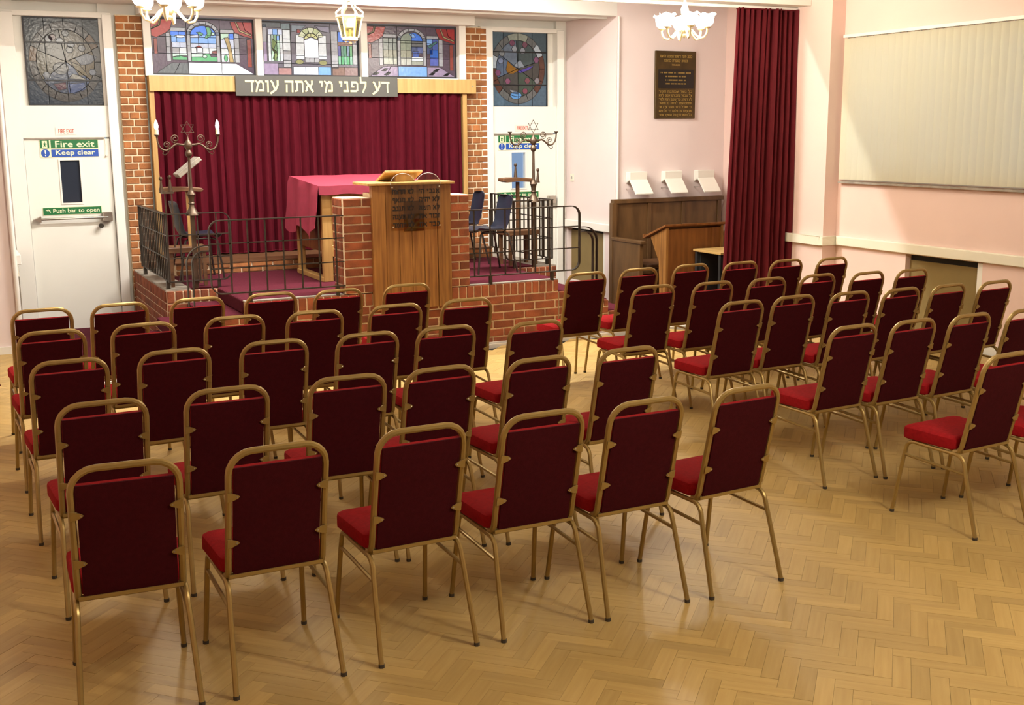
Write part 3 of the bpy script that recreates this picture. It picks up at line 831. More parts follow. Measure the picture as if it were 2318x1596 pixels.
def sign_set(ox, which):
    y = 12.968
    def plate(nm, label, x0, x1, z0, z1, m, cat='sign', edge='sign_cream'):
        t = thing(nm, label, cat, ((x0 + x1) / 2, y, z0))
        wobj('backing', MB().box(x0 - .006, x1 + .006, y - .003, y, z0 - .006, z1 + .006), edge, t)
        return t
    yy = y - .003
    t = plate('fire_exit_sign', 'green Fire exit sign at the top of the ' + which, ox, ox + .568, 1.912, 1.995, 'sign_green')
    wobj('picture_panel', MB().box(ox, ox + .088, yy - .002, yy, 1.912, 1.995), 'sign_green', t)
    wobj('doorway_symbol', MB().box(ox + .02, ox + .07, yy - .003, yy - .002, 1.918, 1.988), 'sign_cream', t)
    fig = MB().prism([(ox + .045 + a * .007, 1.953 + b * .007) for a, b in ((0, 2), (2, 1), (3, -1), (1, 0), (1, -2), (2, -4), (0, -3), (-2, -4), (-1, -1), (-2, 1))], yy - .004, yy - .003)
    fig.prism(ell(ox + .047, 1.975, .006, .006, 0, 360, 8), yy - .004, yy - .003)
    wobj('running_figure', fig, 'sign_green', t)
    wobj('word_panel', MB().box(ox + .104, ox + .568, yy - .002, yy, 1.912, 1.995), 'sign_green', t)
    text('lettering', 'Fire exit', .062, 'sign_cream', t, (ox + .34, yy - .002, 1.953), width=.385, bold=.022)
    t = plate('keep_clear_sign', 'blue Keep clear sign below the green one on the ' + which, ox, ox + .568, 1.822, 1.897, 'sign_blue')
    wobj('round_panel', MB().prism(ell(ox + .046, 1.86, .042, .042, 0, 360, 20), yy - .002, yy), 'sign_blue', t)
    wobj('exclamation_mark', MB().prism([(ox + .038, 1.892), (ox + .054, 1.892), (ox + .050, 1.853), (ox + .042, 1.853)], yy - .003, yy - .002)
         .prism(ell(ox + .046, 1.838, .007, .007, 0, 360, 8), yy - .003, yy - .002), 'sign_white', t)
    wobj('word_panel', MB().box(ox + .104, ox + .568, yy - .002, yy, 1.822, 1.897), 'sign_blue', t)
    text('lettering', 'Keep clear', .060, 'sign_cream', t, (ox + .34, yy - .002, 1.859), width=.385, bold=.022)
    t = plate('push_bar_sign', 'green Push bar to open sign above the push bar of the ' + which, ox - .022, ox + .555, 1.226, 1.298, 'sign_green')
    wobj('word_panel', MB().box(ox - .022, ox + .555, yy - .002, yy, 1.226, 1.298), 'sign_green', t)
    text('lettering', 'Push bar to open', .052, 'sign_cream', t, (ox + .305, yy - .002, 1.259), width=.46, bold=.02)
    wobj('hand_symbol', MB().prism([(ox + .0, 1.272), (ox + .03, 1.284), (ox + .045, 1.272), (ox + .052, 1.25), (ox + .044, 1.25), (ox + .036, 1.266), (ox + .028, 1.272), (ox + .024, 1.255), (ox + .018, 1.268)], yy - .003, yy - .002), 'sign_cream', t)
    z = 2.085; fx = ox + (.265 if 'left' in which else .335)
    t = plate('small_exit_sign', 'small faded red FIRE EXIT notice above the ' + which, fx - .10, fx + .10, z - .033, z + .033, 'sign_pale', edge='sign_white' if 'left' in which else 'sign_pale')
    text('lettering', 'FIRE EXIT', .042, 'letter_red', t, (fx, yy, z), width=.15, bold=.02, spacing=1.1)
sign_set(1.012, 'left fire door')
sign_set(6.272, 'right fire door')

# ================================================================== BRICKWORK
BR = {}
def brick_mesh(l, h, d, m):
    k = (round(l, 3), round(h, 3), round(d, 3), m)
    if k not in BR:
        BR[k] = MB().box(-l / 2, l / 2, -d / 2, d / 2, -h / 2, h / 2).mesh('brick', m, bevel=.004)
    return BR[k]
def brick(parent, o, c, l, h, d, m, rz=0.0):
    b = link('brick', brick_mesh(l, h, d, m), parent, Vector(c) - o)
    b.rotation_euler = (0, 0, rz)
    return b
J = 0.0135
def face_x(parent, o, X0, X1, Yf, rows, m, d=.05):
    """bricks on a face turned to -Y; rows = list of (z0, z1, [lengths incl joint] or pitch, offset)"""
    for z0, z1, pitch, off in rows:
        x = X0
        if isinstance(pitch, (list, tuple)):
            edges = [X0]
            for p in pitch: edges.append(edges[-1] + p)
            k = (X1 - X0) / (edges[-1] - X0); edges = [X0 + (e - X0) * k for e in edges]
        else:
            edges = [X0]; e = X0 + (off if off > 0 else pitch)
            while e < X1 - .035: edges.append(e); e += pitch
            edges.append(X1)
        for a, b in zip(edges[:-1], edges[1:]):
            brick(parent, o, ((a + b) / 2, Yf + d / 2 - .004 + random.uniform(-.0015, .0015), (z0 + z1) / 2), b - a - J, z1 - z0 - J, d, m)
def face_y(parent, o, Y0, Y1, Xf, rows, m, d=.05, side=-1):
    for z0, z1, pitch, off in rows:
        edges = [Y0]; e = Y0 + (off if off > 0 else pitch)
        while e < Y1 - .035: edges.append(e); e += pitch
        edges.append(Y1)
        for a, b in zip(edges[:-1], edges[1:]):
            brick(parent, o, (Xf - side * (d / 2 - .004), (a + b) / 2, (z0 + z1) / 2), b - a - J, z1 - z0 - J, d, m, PI / 2)

def pilaster(name, X0, X1, Yf):
    r = struct(name, None, None, ((X0 + X1) / 2, Yf, 0)); o = origin_of(r)
    wobj('mortar_core', MB().box(X0 + .006, X1 - .006, Yf + .006, YB + .03, 0, 3.272), 'mortar', r)
    n = 43; h = 3.268 / n; rows = []
    for i in range(n):
        jit = random.uniform(-.012, .012)
        rows.append((i * h, (i + 1) * h, [.085 + jit, .11, .085 - jit] if i % 2 else [.14 + jit, .14 - jit], 0))
    face_x(r, o, X0, X1, Yf, rows, 'brick_tan', .05)
    return r
pilaster('wall_pilaster_left', 1.832, 2.108, 12.93)
pilaster('wall_pilaster_right', 5.818, 6.112, 12.93)

# raised brick platform
Z1 = 0.60; HD = 0.122; ST = 0.478 / 6
def str_rows(ztop, n, offs=0.0):
    return [(ztop - (i + 1) * ST, ztop - i * ST, .2285, (.114 if (i + offs) % 2 else .0)) for i in range(n)]
stage = thing('brick_platform', 'raised red brick platform with soldier course and carpeted steps below the curtained ark', 'platform', (3.9, 11.0, 0))
so = origin_of(stage)
BX0, BX1, BY = 2.34, 5.465, 9.95      # centre bay
WX0, WX1, WY = 1.85, 6.015, 11.0      # wings
wobj('mortar_core', MB().box(BX0 + .006, BX1 - .006, BY + .006, 12.9, .0, Z1 - .012)
     .box(WX0 + .006, WX1 - .006, WY + .006, 12.9, 0, Z1 - .012), 'mortar', stage)
wobj('carpet', MB().box(BX0 + .002, BX1 - .002, BY + .10, WY + .10, Z1 - .02, Z1 + .004), 'carpet', stage)
wobj('carpet', MB().box(WX0 + .24, WX1 - .24, WY + .10, 12.11, Z1 - .02, Z1 + .004), 'carpet', stage)
for x0, x1 in ((BX0 - .012, BX0 + .02), (BX1 - .02, BX1 + .012)):
    wobj('carpet_nosing', MB().box(x0, x1, BY + .1, WY, Z1 - .118, Z1 + .003), 'carpet', stage, bevel=.012, bseg=2)
wobj('coping', MB().box(WX0, WX0 + .24, WY + .02, 12.9, Z1 - .012, Z1 + .006).box(WX1 - .24, WX1, WY + .02, 12.9, Z1 - .012, Z1 + .006)
     .box(BX0, 3.25, BY + .02, BY + .1, Z1 - .012, Z1 + .001).box(4.5, BX1, BY + .02, BY + .1, Z1 - .012, Z1 + .001), 'stone_grey', stage)
# centre bay front
face_x(stage, so, BX0, BX1, BY, [(Z1 - HD, Z1, .0785, 0)], 'brick')
face_x(stage, so, BX0, BX1, BY, str_rows(Z1 - HD, 6), 'brick')
# wing fronts
face_x(stage, so, WX0, 2.49, WY, [(Z1 - HD, Z1, .0785, 0)] + str_rows(Z1 - HD, 4), 'brick')
face_x(stage, so, 5.33, WX1, WY, [(Z1 - HD, Z1, .0785, 0)] + str_rows(Z1 - HD, 1), 'brick')
# left end of the left wing
face_y(stage, so, WY + .045, 12.925, WX0, [(Z1 - HD, Z1, .0785, 0)] + str_rows(Z1 - HD, 6), 'brick')
# steps at both ends of the centre bay
def step_flight(sgn, xe):
    zs = [.478, .359, .239, .12]
    core, car = MB(), MB()
    for i, z in enumerate(zs):
        a, b = xe + sgn * i * .29, xe + sgn * (i + 1) * .29
        lo, hi = min(a, b), max(a, b)
        core.box(lo + .003, hi - .003, BY + .006, WY, 0, z - .012)
        car.box(lo - .012, hi + .012, BY + .05, WY, z - .10, z + .002)
        n = int(round(z / ST))
        rows = [(z - (k + 1) * z / n, z - k * z / n, .2285, .175 if k % 2 else .0) for k in range(n)]
        face_x(stage, so, lo, hi, BY, rows, 'brick')
    wobj('step_core', core, 'mortar', stage)
    wobj('step_carpet', car, 'carpet', stage, bevel=.012, bseg=2)
step_flight(-1, BX0)
step_flight(1, BX1)
wobj('white_skirting', MB().box(1.18, 6.6, BY - .022, BY - .006, 0, .034), 'white_paint', stage)

ark_step = thing('ark_step', 'low two-course brick step running under the red ark curtain', 'step', (3.95, 12.1, Z1))
ao = origin_of(ark_step)
wobj('mortar_core', MB().box(2.16, 5.76, 12.106, 12.92, Z1, Z1 + .112), 'mortar', ark_step)
face_x(ark_step, ao, 2.15, 5.77, 12.10, [(Z1 + .003, Z1 + .058, .225, 0), (Z1 + .058, Z1 + .112, .225, .11)], 'brick_tan')
wobj('tread', MB().box(2.15, 5.77, 12.09, 12.93, Z1 + .112, Z1 + .124), 'dark_wood', ark_step)

# ================================================================== LECTERN
lp = thing('lectern_pier', 'brick pier with two flanks around the wooden lectern front', 'brick pier', (3.88, 10.1, Z1))
lo_ = origin_of(lp)
PT = 1.466; PH = (PT - Z1) / 11
wobj('mortar_core', MB().box(3.262, 3.55, BY + .006, 10.26, Z1, PT).box(4.29, 4.495, BY + .006, 10.26, Z1, PT).box(3.55, 4.29, 10.0, 10.24, Z1, 1.5), 'mortar', lp)
rl, rr = [], []
for i in range(11):
    z0 = Z1 + i * PH
    rl.append((z0, z0 + PH, [.18, .115] if i % 2 == 0 else [.295], 0))
    rr.append((z0, z0 + PH, [.105, .11] if i % 2 == 0 else [.215], 0))
face_x(lp, lo_, 3.256, 3.551, BY, rl, 'brick'); face_x(lp, lo_, 4.285, 4.50, BY, rr, 'brick')
face_y(lp, lo_, BY + .045, 10.26, 3.256, [(a, b, .11 if i % 2 else .215, 0) for i, (a, b, _, _) in enumerate(rl)], 'brick')

lec = thing('lectern', 'tall oak boarded lectern front with Hebrew lettered perspex set between brick piers', 'lectern', (3.9, 9.9, .44))
lx0, lx1, lz0, lz1 = 3.515, 4.29, .43, 1.575
yf = 9.905
edges = [lx0, 3.645, 3.775, 3.90, 4.02, 4.155, lx1]
for i, (a, b) in enumerate(zip(edges[:-1], edges[1:])):
    ex = .008 if i in (0, 5) else 0
    p = wobj('board', MB().box(a + .0015, b - .0015, yf - ex, yf + .03, lz0, lz1), 'lectern_wood', lec, bevel=.003)
wobj('side_board', MB().box(lx0 + .004, lx0 + .03, yf + .03, BY + .02, lz0, lz1).box(lx1 - .03, lx1 - .004, yf + .03, BY + .02, lz0, lz1), 'lectern_wood', lec)
wobj('top_ledge', MB().box(3.465, 4.315, 9.855, 10.28, lz1, lz1 + .024), 'oak_light', lec, bevel=.006, bseg=2)
# sloping book board behind the ledge
M = Matrix.Translation((3.885, 10.13, 1.645)) @ Matrix.Rotation(math.radians(-20), 4, 'X')
wobj('book_board', MB().box(-.20, .17, -.14, .14, -.012, .012, M), 'oak_light', lec, bevel=.004)
wobj('board_support', MB().prism([(10.02, 1.60), (10.24, 1.60), (10.02, 1.67)], 3.80, 3.98, 'x'), 'oak_light', lec)
# perspex with twin rounded heads
pts = [(3.675, 1.165), (4.165, 1.165), (4.165, 1.58)]
pts += [(4.045 + .12 * math.cos(math.radians(a)), 1.575 + .105 * math.sin(math.radians(a))) for a in range(10, 150, 14)]
pts += [(3.92, 1.605)]
pts += [(3.795 + .12 * math.cos(math.radians(a)), 1.575 + .105 * math.sin(math.radians(a))) for a in range(32, 172, 14)]
pts += [(3.675, 1.58)]
px = wobj('perspex_tablet', MB().prism(pts, 9.842, 9.846), 'perspex', lec)
rim = MB(); top = [p for p in pts if p[1] > 1.575]
rim.tube([(p[0], 9.844, p[1]) for p in top], .0028, 5)
wobj('tablet_edge', rim, 'grey_plastic', px)
wobj('smoked_plate', MB().box(3.80, 4.0, 9.848, 9.852, 1.155, 1.43), 'smoked_perspex', lec)
for sx_ in (3.69, 4.15):
    for sz in (1.20, 1.555):
        wobj('screw', MB().lathe([(.0001, 0), (.006, .001), (.007, .004), (.004, .007), (.0001, .008)], (sx_, 9.842, sz), 8, Matrix.Rotation(PI / 2, 3, 'X')), 'steel', lec, smooth=True)
rows_r = ['אנכי ה׳', 'לא יהיה', 'לא תשא', 'זכור את', 'כבד את']
rows_l = ['לא תרצח', 'לא תנאף', 'לא תגנב', 'לא תענה', 'לא תחמד']
for i in range(5):
    z = 1.517 - i * .0755
    hebrew('lettering', rows_r[i], .040, 'letter_black', px, (4.05, 9.841, z), .20, weight=1.4)
    hebrew('lettering', rows_l[i], .040, 'letter_black', px, (3.795, 9.841, z), .205, weight=1.4)

# ================================================================== ARK
ark = thing('ark_surround', 'light oak pelmet and posts framing the red ark curtain', 'ark frame', (3.95, 12.85, Z1 + .12))
pel = wobj('pelmet', MB().box(2.118, 5.905, 12.80, 12.93, 2.492, 2.655), 'pelmet_wood', ark, bevel=.003)
wobj('screw', MB().sphere((5.86, 12.798, 2.575), .009, 8, 6), 'steel', pel)
for x0, x1 in ((2.118, 2.175), (5.745, 5.80)):
    wobj('post', MB().box(x0, x1, 12.84, 12.925, Z1 + .125, 2.50), 'oak_light', ark, bevel=.003)
wobj('back_panel', MB().box(2.17, 5.75, 12.915, 12.932, Z1 + .125, 2.655), 'dark_wood', ark)

def curtain(name, label, X0, X1, Y, z0, z1, nf, amp, fl=0.0, seed=1, top_in=0.0, parent_parts=True, grp=None, m='curtain_red'):
    rnd = random.Random(seed)
    n = nf * 8
    ph = [rnd.uniform(-.25, .25) for _ in range(nf + 1)]; am = [rnd.uniform(.6, 1.2) for _ in range(nf + 1)]
    def f(u, v):
        k = u * nf; i = min(int(k), nf - 1); t = k - i
        ap = am[i] * (1 - t) + am[i + 1] * t; pp = ph[i] * (1 - t) + ph[i + 1] * t
        x0 = X0 + top_in * v; x = x0 + (X1 - x0) * u + .25 * (X1 - X0) / nf * math.sin(2 * PI * (k + pp)) * .5
        y = Y - amp * ap * (1 - .25 * v) * (math.cos(2 * PI * (k + pp)) + .25 * math.cos(4 * PI * (k + pp) + 1)) + .006 * math.sin(6 * v + 9 * u)
        return (x, y, z0 + (z1 - z0) * v + .006 * math.sin(40 * u) * (1 - v))
    r = thing(name, label, 'curtain', ((X0 + X1) / 2, Y, z0), 0, grp)
    mb = MB(); m_ = 14
    vs = [f(i / n, j / m_) for i in range(n + 1) for j in range(m_ + 1)]
    vs2 = [(p[0], p[1] + .006, p[2]) for p in vs]
    off = len(vs)
    fs = []
    for i in range(n):
        for j in range(m_):
            a, b, c, d = i * (m_ + 1) + j, (i + 1) * (m_ + 1) + j, (i + 1) * (m_ + 1) + j + 1, i * (m_ + 1) + j + 1
            fs.append((a, b, c, d)); fs.append((d + off, c + off, b + off, a + off))
    for i in range(n):
        a, b = i * (m_ + 1), (i + 1) * (m_ + 1); fs.append((a, b, b + off, a + off))
        a, b = a + m_, b + m_; fs.append((b, a, a + off, b + off))
    for j in range(m_):
        a, b = j, j + 1; fs.append((b, a, a + off, b + off))
        a, b = n * (m_ + 1) + j, n * (m_ + 1) + j + 1; fs.append((a, b, b + off, a + off))
    mb.add(vs + vs2, fs)
    wobj('drape', mb, m, r, smooth=True)
    wobj('hem', MB().tube([f(i / n, 0.002) for i in range(n + 1)], .006, 5), m, r)
    return r
c1 = curtain('ark_curtain', 'dark red pleated curtain hanging left half of the ark', 2.18, 4.0, 12.862, .735, 2.50, 17, .034, seed=3)
c2 = curtain('ark_curtain', 'dark red pleated curtain hanging right half of the ark', 3.985, 5.742, 12.858, .735, 2.50, 16, .034, seed=5)
c3 = curtain('hall_curtain', 'tall dark red curtain gathered beside the pink pier at right', 7.44, 8.31, 9.93, .05, 3.28, 11, .055, seed=8, top_in=.10, m='hall_red')
wobj('gather_tape', MB().box(7.55, 8.30, 9.90, 9.955, 3.262, 3.275), 'hall_red', c3)
curtain('hall_curtain', 'edge of a dark red curtain at the left border of the room', -0.42, .335, 9.93, .06, 3.28, 10, .05, seed=9, top_in=0, m='hall_red')

sg = thing('hebrew_sign', 'dark grey board with cream Hebrew inscription over the ark', 'sign', (3.955, 12.78, 2.45))
wobj('board', MB().box(3.02, 4.89, 12.765, 12.80, 2.448, 2.668), 'sign_grey', sg, bevel=.002)
hebrew('lettering', 'דע לפני מי אתה עומד', .122, 'gold_letter', sg, (3.955, 12.765, 2.556), 1.66, extr=.006)

# ================================================================== RAILINGS
UPY = (0, 1, 0)
def rail_panel(name, label, xa, xb, y, vx, round_end, z=(.68, .90, 1.115, 1.315), feet=()):
    """flat-bar panel in the plane y; round_end = 'l' or 'r' carries the bent end loop"""
    r = thing(name, label, 'railing', ((xa + xb) / 2, y, Z1))
    R_ = .09
    zt, zb = z[-1], z[0]
    if round_end == 'l':
        path = [(xb, zt)] + arc(xa + R_, zt - R_, R_, 90, 180) + arc(xa + R_, zb + R_, R_, 180, 270) + [(xb, zb)]
    else:
        path = [(xa, zt)] + arc(xb - R_, zt - R_, R_, 90, 0) + arc(xb - R_, zb + R_, R_, 0, -90) + [(xa, zb)]
    wobj('frame', MB().flat([(x, y, zz) for x, zz in path], .036, .010, UPY), 'iron', r)
    for zz in z[1:-1]:
        wobj('rail', MB().box(xa + (.004 if round_end == 'l' else 0), xb - (.004 if round_end == 'r' else 0), y - .006, y + .006, zz - .005, zz + .005), 'iron', r)
    for x in vx:
        wobj('baluster', MB().box(x - .006, x + .006, y - .006, y + .006, zb, zt), 'iron', r)
    for x in feet:
        wobj('foot', MB().box(x - .014, x + .014, y - .014, y + .014, Z1 - .01, zb), 'iron', r)
    return r
YR = 9.975
rail_panel('iron_railing', 'iron railing on the platform front, left of the lectern', 2.062, 3.275, YR, [2.237, 2.394, 2.55, 2.707, 2.87, 3.032, 3.19], 'l', feet=(2.394, 3.19))
rail_panel('iron_railing', 'iron railing on the platform front, right of the lectern', 4.505, 5.713, YR, [4.559, 4.727, 4.888, 5.05, 5.215, 5.377, 5.536], 'r', feet=(4.727, 5.40))
def wing_rail(sgn, xc, xe, label, y1, lampx):
    """corner at xc (outer), front run to xe (rounded), side run back to y1"""
    r = rail_panel('iron_railing', label, min(xc, xe), max(xc, xe), 11.03, [xc + sgn * d for d in (.12, .285, .46)], 'r' if sgn > 0 else 'l', feet=(xc + sgn * .46,))
    wobj('corner_post', MB().box(xc - .008, xc + .008, 11.022, 11.038, .68, 1.315), 'iron', r)
    for zz in (.68, .90, 1.115, 1.315):
        wobj('side_rail', MB().box(xc - .006 - (.012 if zz > 1.3 else 0), xc + .006 + (.012 if zz > 1.3 else 0), 11.03, y1, zz - .005, zz + .005), 'iron', r)
    wobj('end_bar', MB().box(xc - .018, xc + .018, y1 - .005, y1 + .005, .675, 1.32), 'iron', r)
    n = 16
    for i in range(1, n):
        yy = 11.03 + (y1 - 11.03) * i / n
        wobj('baluster', MB().box(xc - .006, xc + .006, yy - .006, yy + .006, .68, 1.315), 'iron', r)
    for yy in (11.13, y1 - .12):
        wobj('foot', MB().box(xc - .016, xc + .016, yy - .03, yy + .03, Z1, .68), 'iron', r)
    return r
wing_rail(1, 1.895, 2.485, 'L-shaped iron railing around the left wing of the platform', 12.56, 2.14)
wing_rail(-1, 5.975, 5.40, 'L-shaped iron railing around the right wing of the platform', 12.56, 5.76)
def handrail(sgn, xa, label):
    r = thing('stair_handrail', label, 'handrail', (xa + sgn * .17, YR, 0))
    for k, off in enumerate((0.0, .046)):
        R_ = .15 - off
        xo = xa + sgn * (.195 - off); zt = 1.105 - off
        a = [(xa, zt)] + arc(xo - sgn * R_, zt - R_, R_, 90, 0 if sgn > 0 else 180, 8) + [(xo, .36 if True else .3)]
        wobj('bent_bar', MB().flat([(x, YR, z) for x, z in a], .038, .009, UPY), 'iron', r)
    xo = xa + sgn * .172
    wobj('foot_plate', MB().box(xo - .05, xo + .05, YR - .03, YR + .03, .355, .365), 'iron', r)
    wobj('rail_bracket', MB().box(min(xa, xa - sgn * .012), max(xa, xa - sgn * .012), YR - .015, YR + .015, 1.05, 1.115), 'iron', r)
handrail(-1, 2.056, 'curved double-bar iron handrail at the left platform steps')
handrail(1, 5.72, 'curved double-bar iron handrail at the right platform steps')

# ================================================================== LAMP STANDARDS
def lamp_standard(x, label, bulbs):
    r = thing('lamp_standard', label, 'candelabrum', (x, 11.06, Z1))
    z0 = 1.295
    wobj('post', MB().box(x - .019, x + .019, 11.041, 11.079, Z1 + .006, z0), 'bronze_iron', r)
    prof = [(.0001, 0), (.068, 0), (.066, .012), (.052, .03), (.034, .06), (.024, .085), (.022, .10), (.033, .112), (.024, .122), (.026, .15), (.034, .185), (.042, .192), (.040, .20), (.024, .222),
            (.0165, .24), (.0165, .27), (.0145, .40), (.012, .52), (.013, .535), (.024, .545), (.032, .565), (.032, .58), (.022, .595), (.018, .605), (.026, .615), (.038, .64), (.036, .665), (.022, .685), (.010, .70), (.006, .725), (.0001, .73)]
    wobj('column', MB().lathe(prof, (x, 11.06, z0), 16), 'bronze_iron', r, smooth=True)
    zc = z0 + .65
    s = MB(); Rs = .068; cz = z0 + .80
    tri = lambda a: [(x + Rs * math.cos(math.radians(a + k * 120)), 11.06, cz + Rs * math.sin(math.radians(a + k * 120))) for k in range(3)]
    for a in (90, -90): s.tube(tri(a), .0048, 5, closed=True, up=(0, 1, 0))
    wobj('star', s, 'bronze_iron', r)
    for sg_ in (-1, 1):
        P = lambda d, z: (x + sg_ * d, 11.06, zc + z)
        pts = [P(.03, 0), P(.07, .005), P(.10, .012), P(.13, -.002), P(.165, -.032), P(.20, -.048), P(.235, -.04), P(.262, -.01), P(.275, .035), P(.278, .075)]
        arm = wobj('arm', MB().tube(pts, [.013, .011, .0095, .009, .009, .009, .009, .0085, .008, .008], 8), 'bronze_iron', r, smooth=True)
        sc_ = MB()
        def spiral(cx, cz_, r0, a0, turns, dirn):
            return [P(cx + r0 * (1 - t / 16 * .75) * math.cos(math.radians(a0) + dirn * 2 * PI * turns * t / 16), cz_ + r0 * (1 - t / 16 * .75) * math.sin(math.radians(a0) + dirn * 2 * PI * turns * t / 16)) for t in range(17)]
        sc_.tube(spiral(.115, .06, .042, -90, 1.6, 1), .005, 5)
        sc_.tube(spiral(.195, .005, .034, 250, 1.6, -1), .005, 5)
        sc_.tube([P(.165, -.03), P(.185, -.065), P(.215, -.09), P(.235, -.075), P(.225, -.055)], .0045, 5)
        wobj('scroll', sc_, 'bronze_iron', arm)
        wobj('cup', MB().lathe([(.0001, 0), (.009, 0), (.011, .012), (.024, .022), (.024, .027), (.0001, .027)], P(.278, .07), 10), 'bronze_iron', arm, smooth=True)
        if bulbs:
            wobj('candle_tube', MB().lathe([(.0001, 0), (.0185, 0), (.0185, .048), (.0001, .048)], P(.278, .095), 12), 'candle_tube', arm, smooth=True)
            wobj('bulb', MB().lathe([(.011, 0), (.017, .018), (.0185, .035), (.014, .06), (.007, .08), (.0001, .09)], P(.278, .142), 12), 'bulb_glow', arm, smooth=True)
lamp_standard(2.145, 'dark metal lamp standard with star and two lit candle bulbs', True)
lamp_standard(5.765, 'dark metal lamp standard with star and empty cups by the right door', False)

# ================================================================== SCROLL STANDS, DESK, BLUE CHAIRS
def scroll_stand(loc, label, slope, polem):
    """bench-like wooden stand: seat block, pole, top crossbar with cone finials"""
    x, y = loc
    r = thing('scroll_stand', label, 'scroll stand', (x, y, Z1 + .004))
    wobj('seat_board', MB().box(x - .20, x + .19, y - .13, y + .16, .93, .985), 'dark_wood', r, bevel=.006)
    for sx_ in (-.16, .15):
        for sy in (-.10, .13):
            wobj('leg', MB().box(x + sx_ - .016, x + sx_ + .016, y + sy - .016, y + sy + .016, Z1 + .004, .93), 'dark_wood', r)
    px_ = x + (.015 if not slope else .06)
    wobj('pole', MB().box(px_ - .018, px_ + .018, y + .05, y + .075, .985, 1.50), polem, r)
    wobj('crossbar', MB().prism([(x - .20, 1.515), (x - .195, 1.545), (x - .1, 1.552), (x + .05, 1.548), (x + .18, 1.535), (x + .20, 1.52), (x + .18, 1.497), (x, 1.508), (x - .15, 1.50)], y - .02, y + .12), 'dark_wood', r, bevel=.005)
    fin = [(.0001, 0), (.021, 0), (.013, .07), (.009, .115), (.016, .124), (.018, .138), (.012, .15), (.0001, .154)]
    fx = ((-.20, 1.50, -.03), (-.13, 1.515, -.10)) if slope else ((-.015, 1.55, .05), (.26, 1.49, .05))
    for dx, z, dy in fx:
        wobj('finial', MB().lathe(fin, (x + dx, y + dy, z), 10), 'bronze_iron', r, smooth=True)
    if slope:
        wobj('finial_rod', MB().tube([(x - .17, y - .03, .985), (x - .17, y - .03, 1.51)], .008, 6).tube([(x - .12, y - .10, .985), (x - .12, y - .10, 1.52)], .008, 6).box(x - .21, x - .10, y - .12, y, 1.495, 1.512), 'bronze_iron', r)
        M = Matrix.Translation((x + .065, y + .03, 1.735)) @ Matrix.Rotation(math.radians(-38), 4, 'Y')
        wobj('slope_board', MB().box(-.135, .135, -.12, .12, -.022, .022, M), 'stone_grey', r, bevel=.006)
        wobj('slope_rod', MB().tube([(x + .07, y + .04, 1.54), (x + .07, y + .04, 1.72)], .005, 6), 'steel', r)
    else:
        wobj('finial_arm', MB().box(x + .17, x + .275, y + .03, y + .07, 1.487, 1.497), 'bronze_iron', r)
scroll_stand((2.115, 11.32), 'scroll stand with tilted board and yellow pole behind the left railing', True, 'oak_light')
scroll_stand((5.71, 11.30), 'dark scroll stand with crossbar and cone finials behind the right railing', False, 'dark_wood')

def blue_chair(x, y, rz, label):
    r = thing('plastic_chair', label, 'chair', (x, y, Z1 + .004), rz, 'blue plastic chairs on the platform')
    prof = [(.20, .415), (.215, .43), (.19, .445), (.10, .435), (0, .43), (-.09, .432), (-.155, .455), (-.19, .52), (-.205, .60), (-.225, .70), (-.24, .775), (-.245, .79)]
    def f(u, v):
        k = v * (len(prof) - 1); i = min(int(k), len(prof) - 2); t = k - i
        yy = prof[i][0] * (1 - t) + prof[i + 1][0] * t; zz = prof[i][1] * (1 - t) + prof[i + 1][1] * t
        wdt = .22 - (.03 if v > .55 else 0) - .11 * max(0, (v - .84) / .16) ** 2
        a = (u - .5) * 2
        cup = .03 * a * a * (1 if v < .5 else 0) + .0
        fw = .045 * a * a * (1 if v >= .5 else (v / .5) ** 3)
        return (a * wdt, yy + fw, zz + cup)
    nu, nv = 12, 26
    mb = MB(); vs = [Vector(f(i / nu, j / nv)) for i in range(nu + 1) for j in range(nv + 1)]
    off = len(vs); vs2 = [p + Vector((0, -.004 if (k % (nv + 1)) > nv * .5 else 0, -.006)) for k, p in enumerate(vs)]
    fs = []
    st = nv + 1
    for i in range(nu):
        for j in range(nv):
            a, b, c, d = i * st + j, (i + 1) * st + j, (i + 1) * st + j + 1, i * st + j + 1
            fs += [(a, b, c, d), (d + off, c + off, b + off, a + off)]
    for i in range(nu):
        fs += [(i * st, (i + 1) * st, (i + 1) * st + off, i * st + off), ((i + 1) * st + nv, i * st + nv, i * st + nv + off, (i + 1) * st + nv + off)]
    for j in range(nv):
        fs += [(j + 1, j, j + off, j + 1 + off), (nu * st + j, nu * st + j + 1, nu * st + j + 1 + off, nu * st + j + off)]
    mb.add(vs + vs2, fs)
    obj('shell', mb, 'blue_plastic', r, smooth=True)
    for sx_ in (-1, 1):
        obj('leg', MB().tube([(sx_ * .15, .12, .418), (sx_ * .20, .17, .40), (sx_ * .235, .215, 0)], .011, 7), 'chrome_dark', r, smooth=True)
        obj('leg', MB().tube([(sx_ * .15, -.10, .418), (sx_ * .20, -.14, .40), (sx_ * .235, -.225, 0)], .011, 7), 'chrome_dark', r, smooth=True)
        obj('seat_rail', MB().tube([(sx_ * .15, .13, .416), (sx_ * .15, -.11, .416)], .010, 7), 'chrome_dark', r, smooth=True)
    obj('cross_rail', MB().tube([(-.15, .02, .416), (.15, .02, .416)], .010, 7), 'chrome_dark', r, smooth=True)
blue_chair(2.31, 11.80, -PI / 2, 'blue plastic chair facing the desk behind the left railing')
blue_chair(5.22, 11.72, PI / 2 - .1, 'farther blue plastic chair of the pair behind the right railing')
blue_chair(5.14, 10.88, PI / 2 - .05, 'nearer blue plastic chair of the pair behind the right railing')

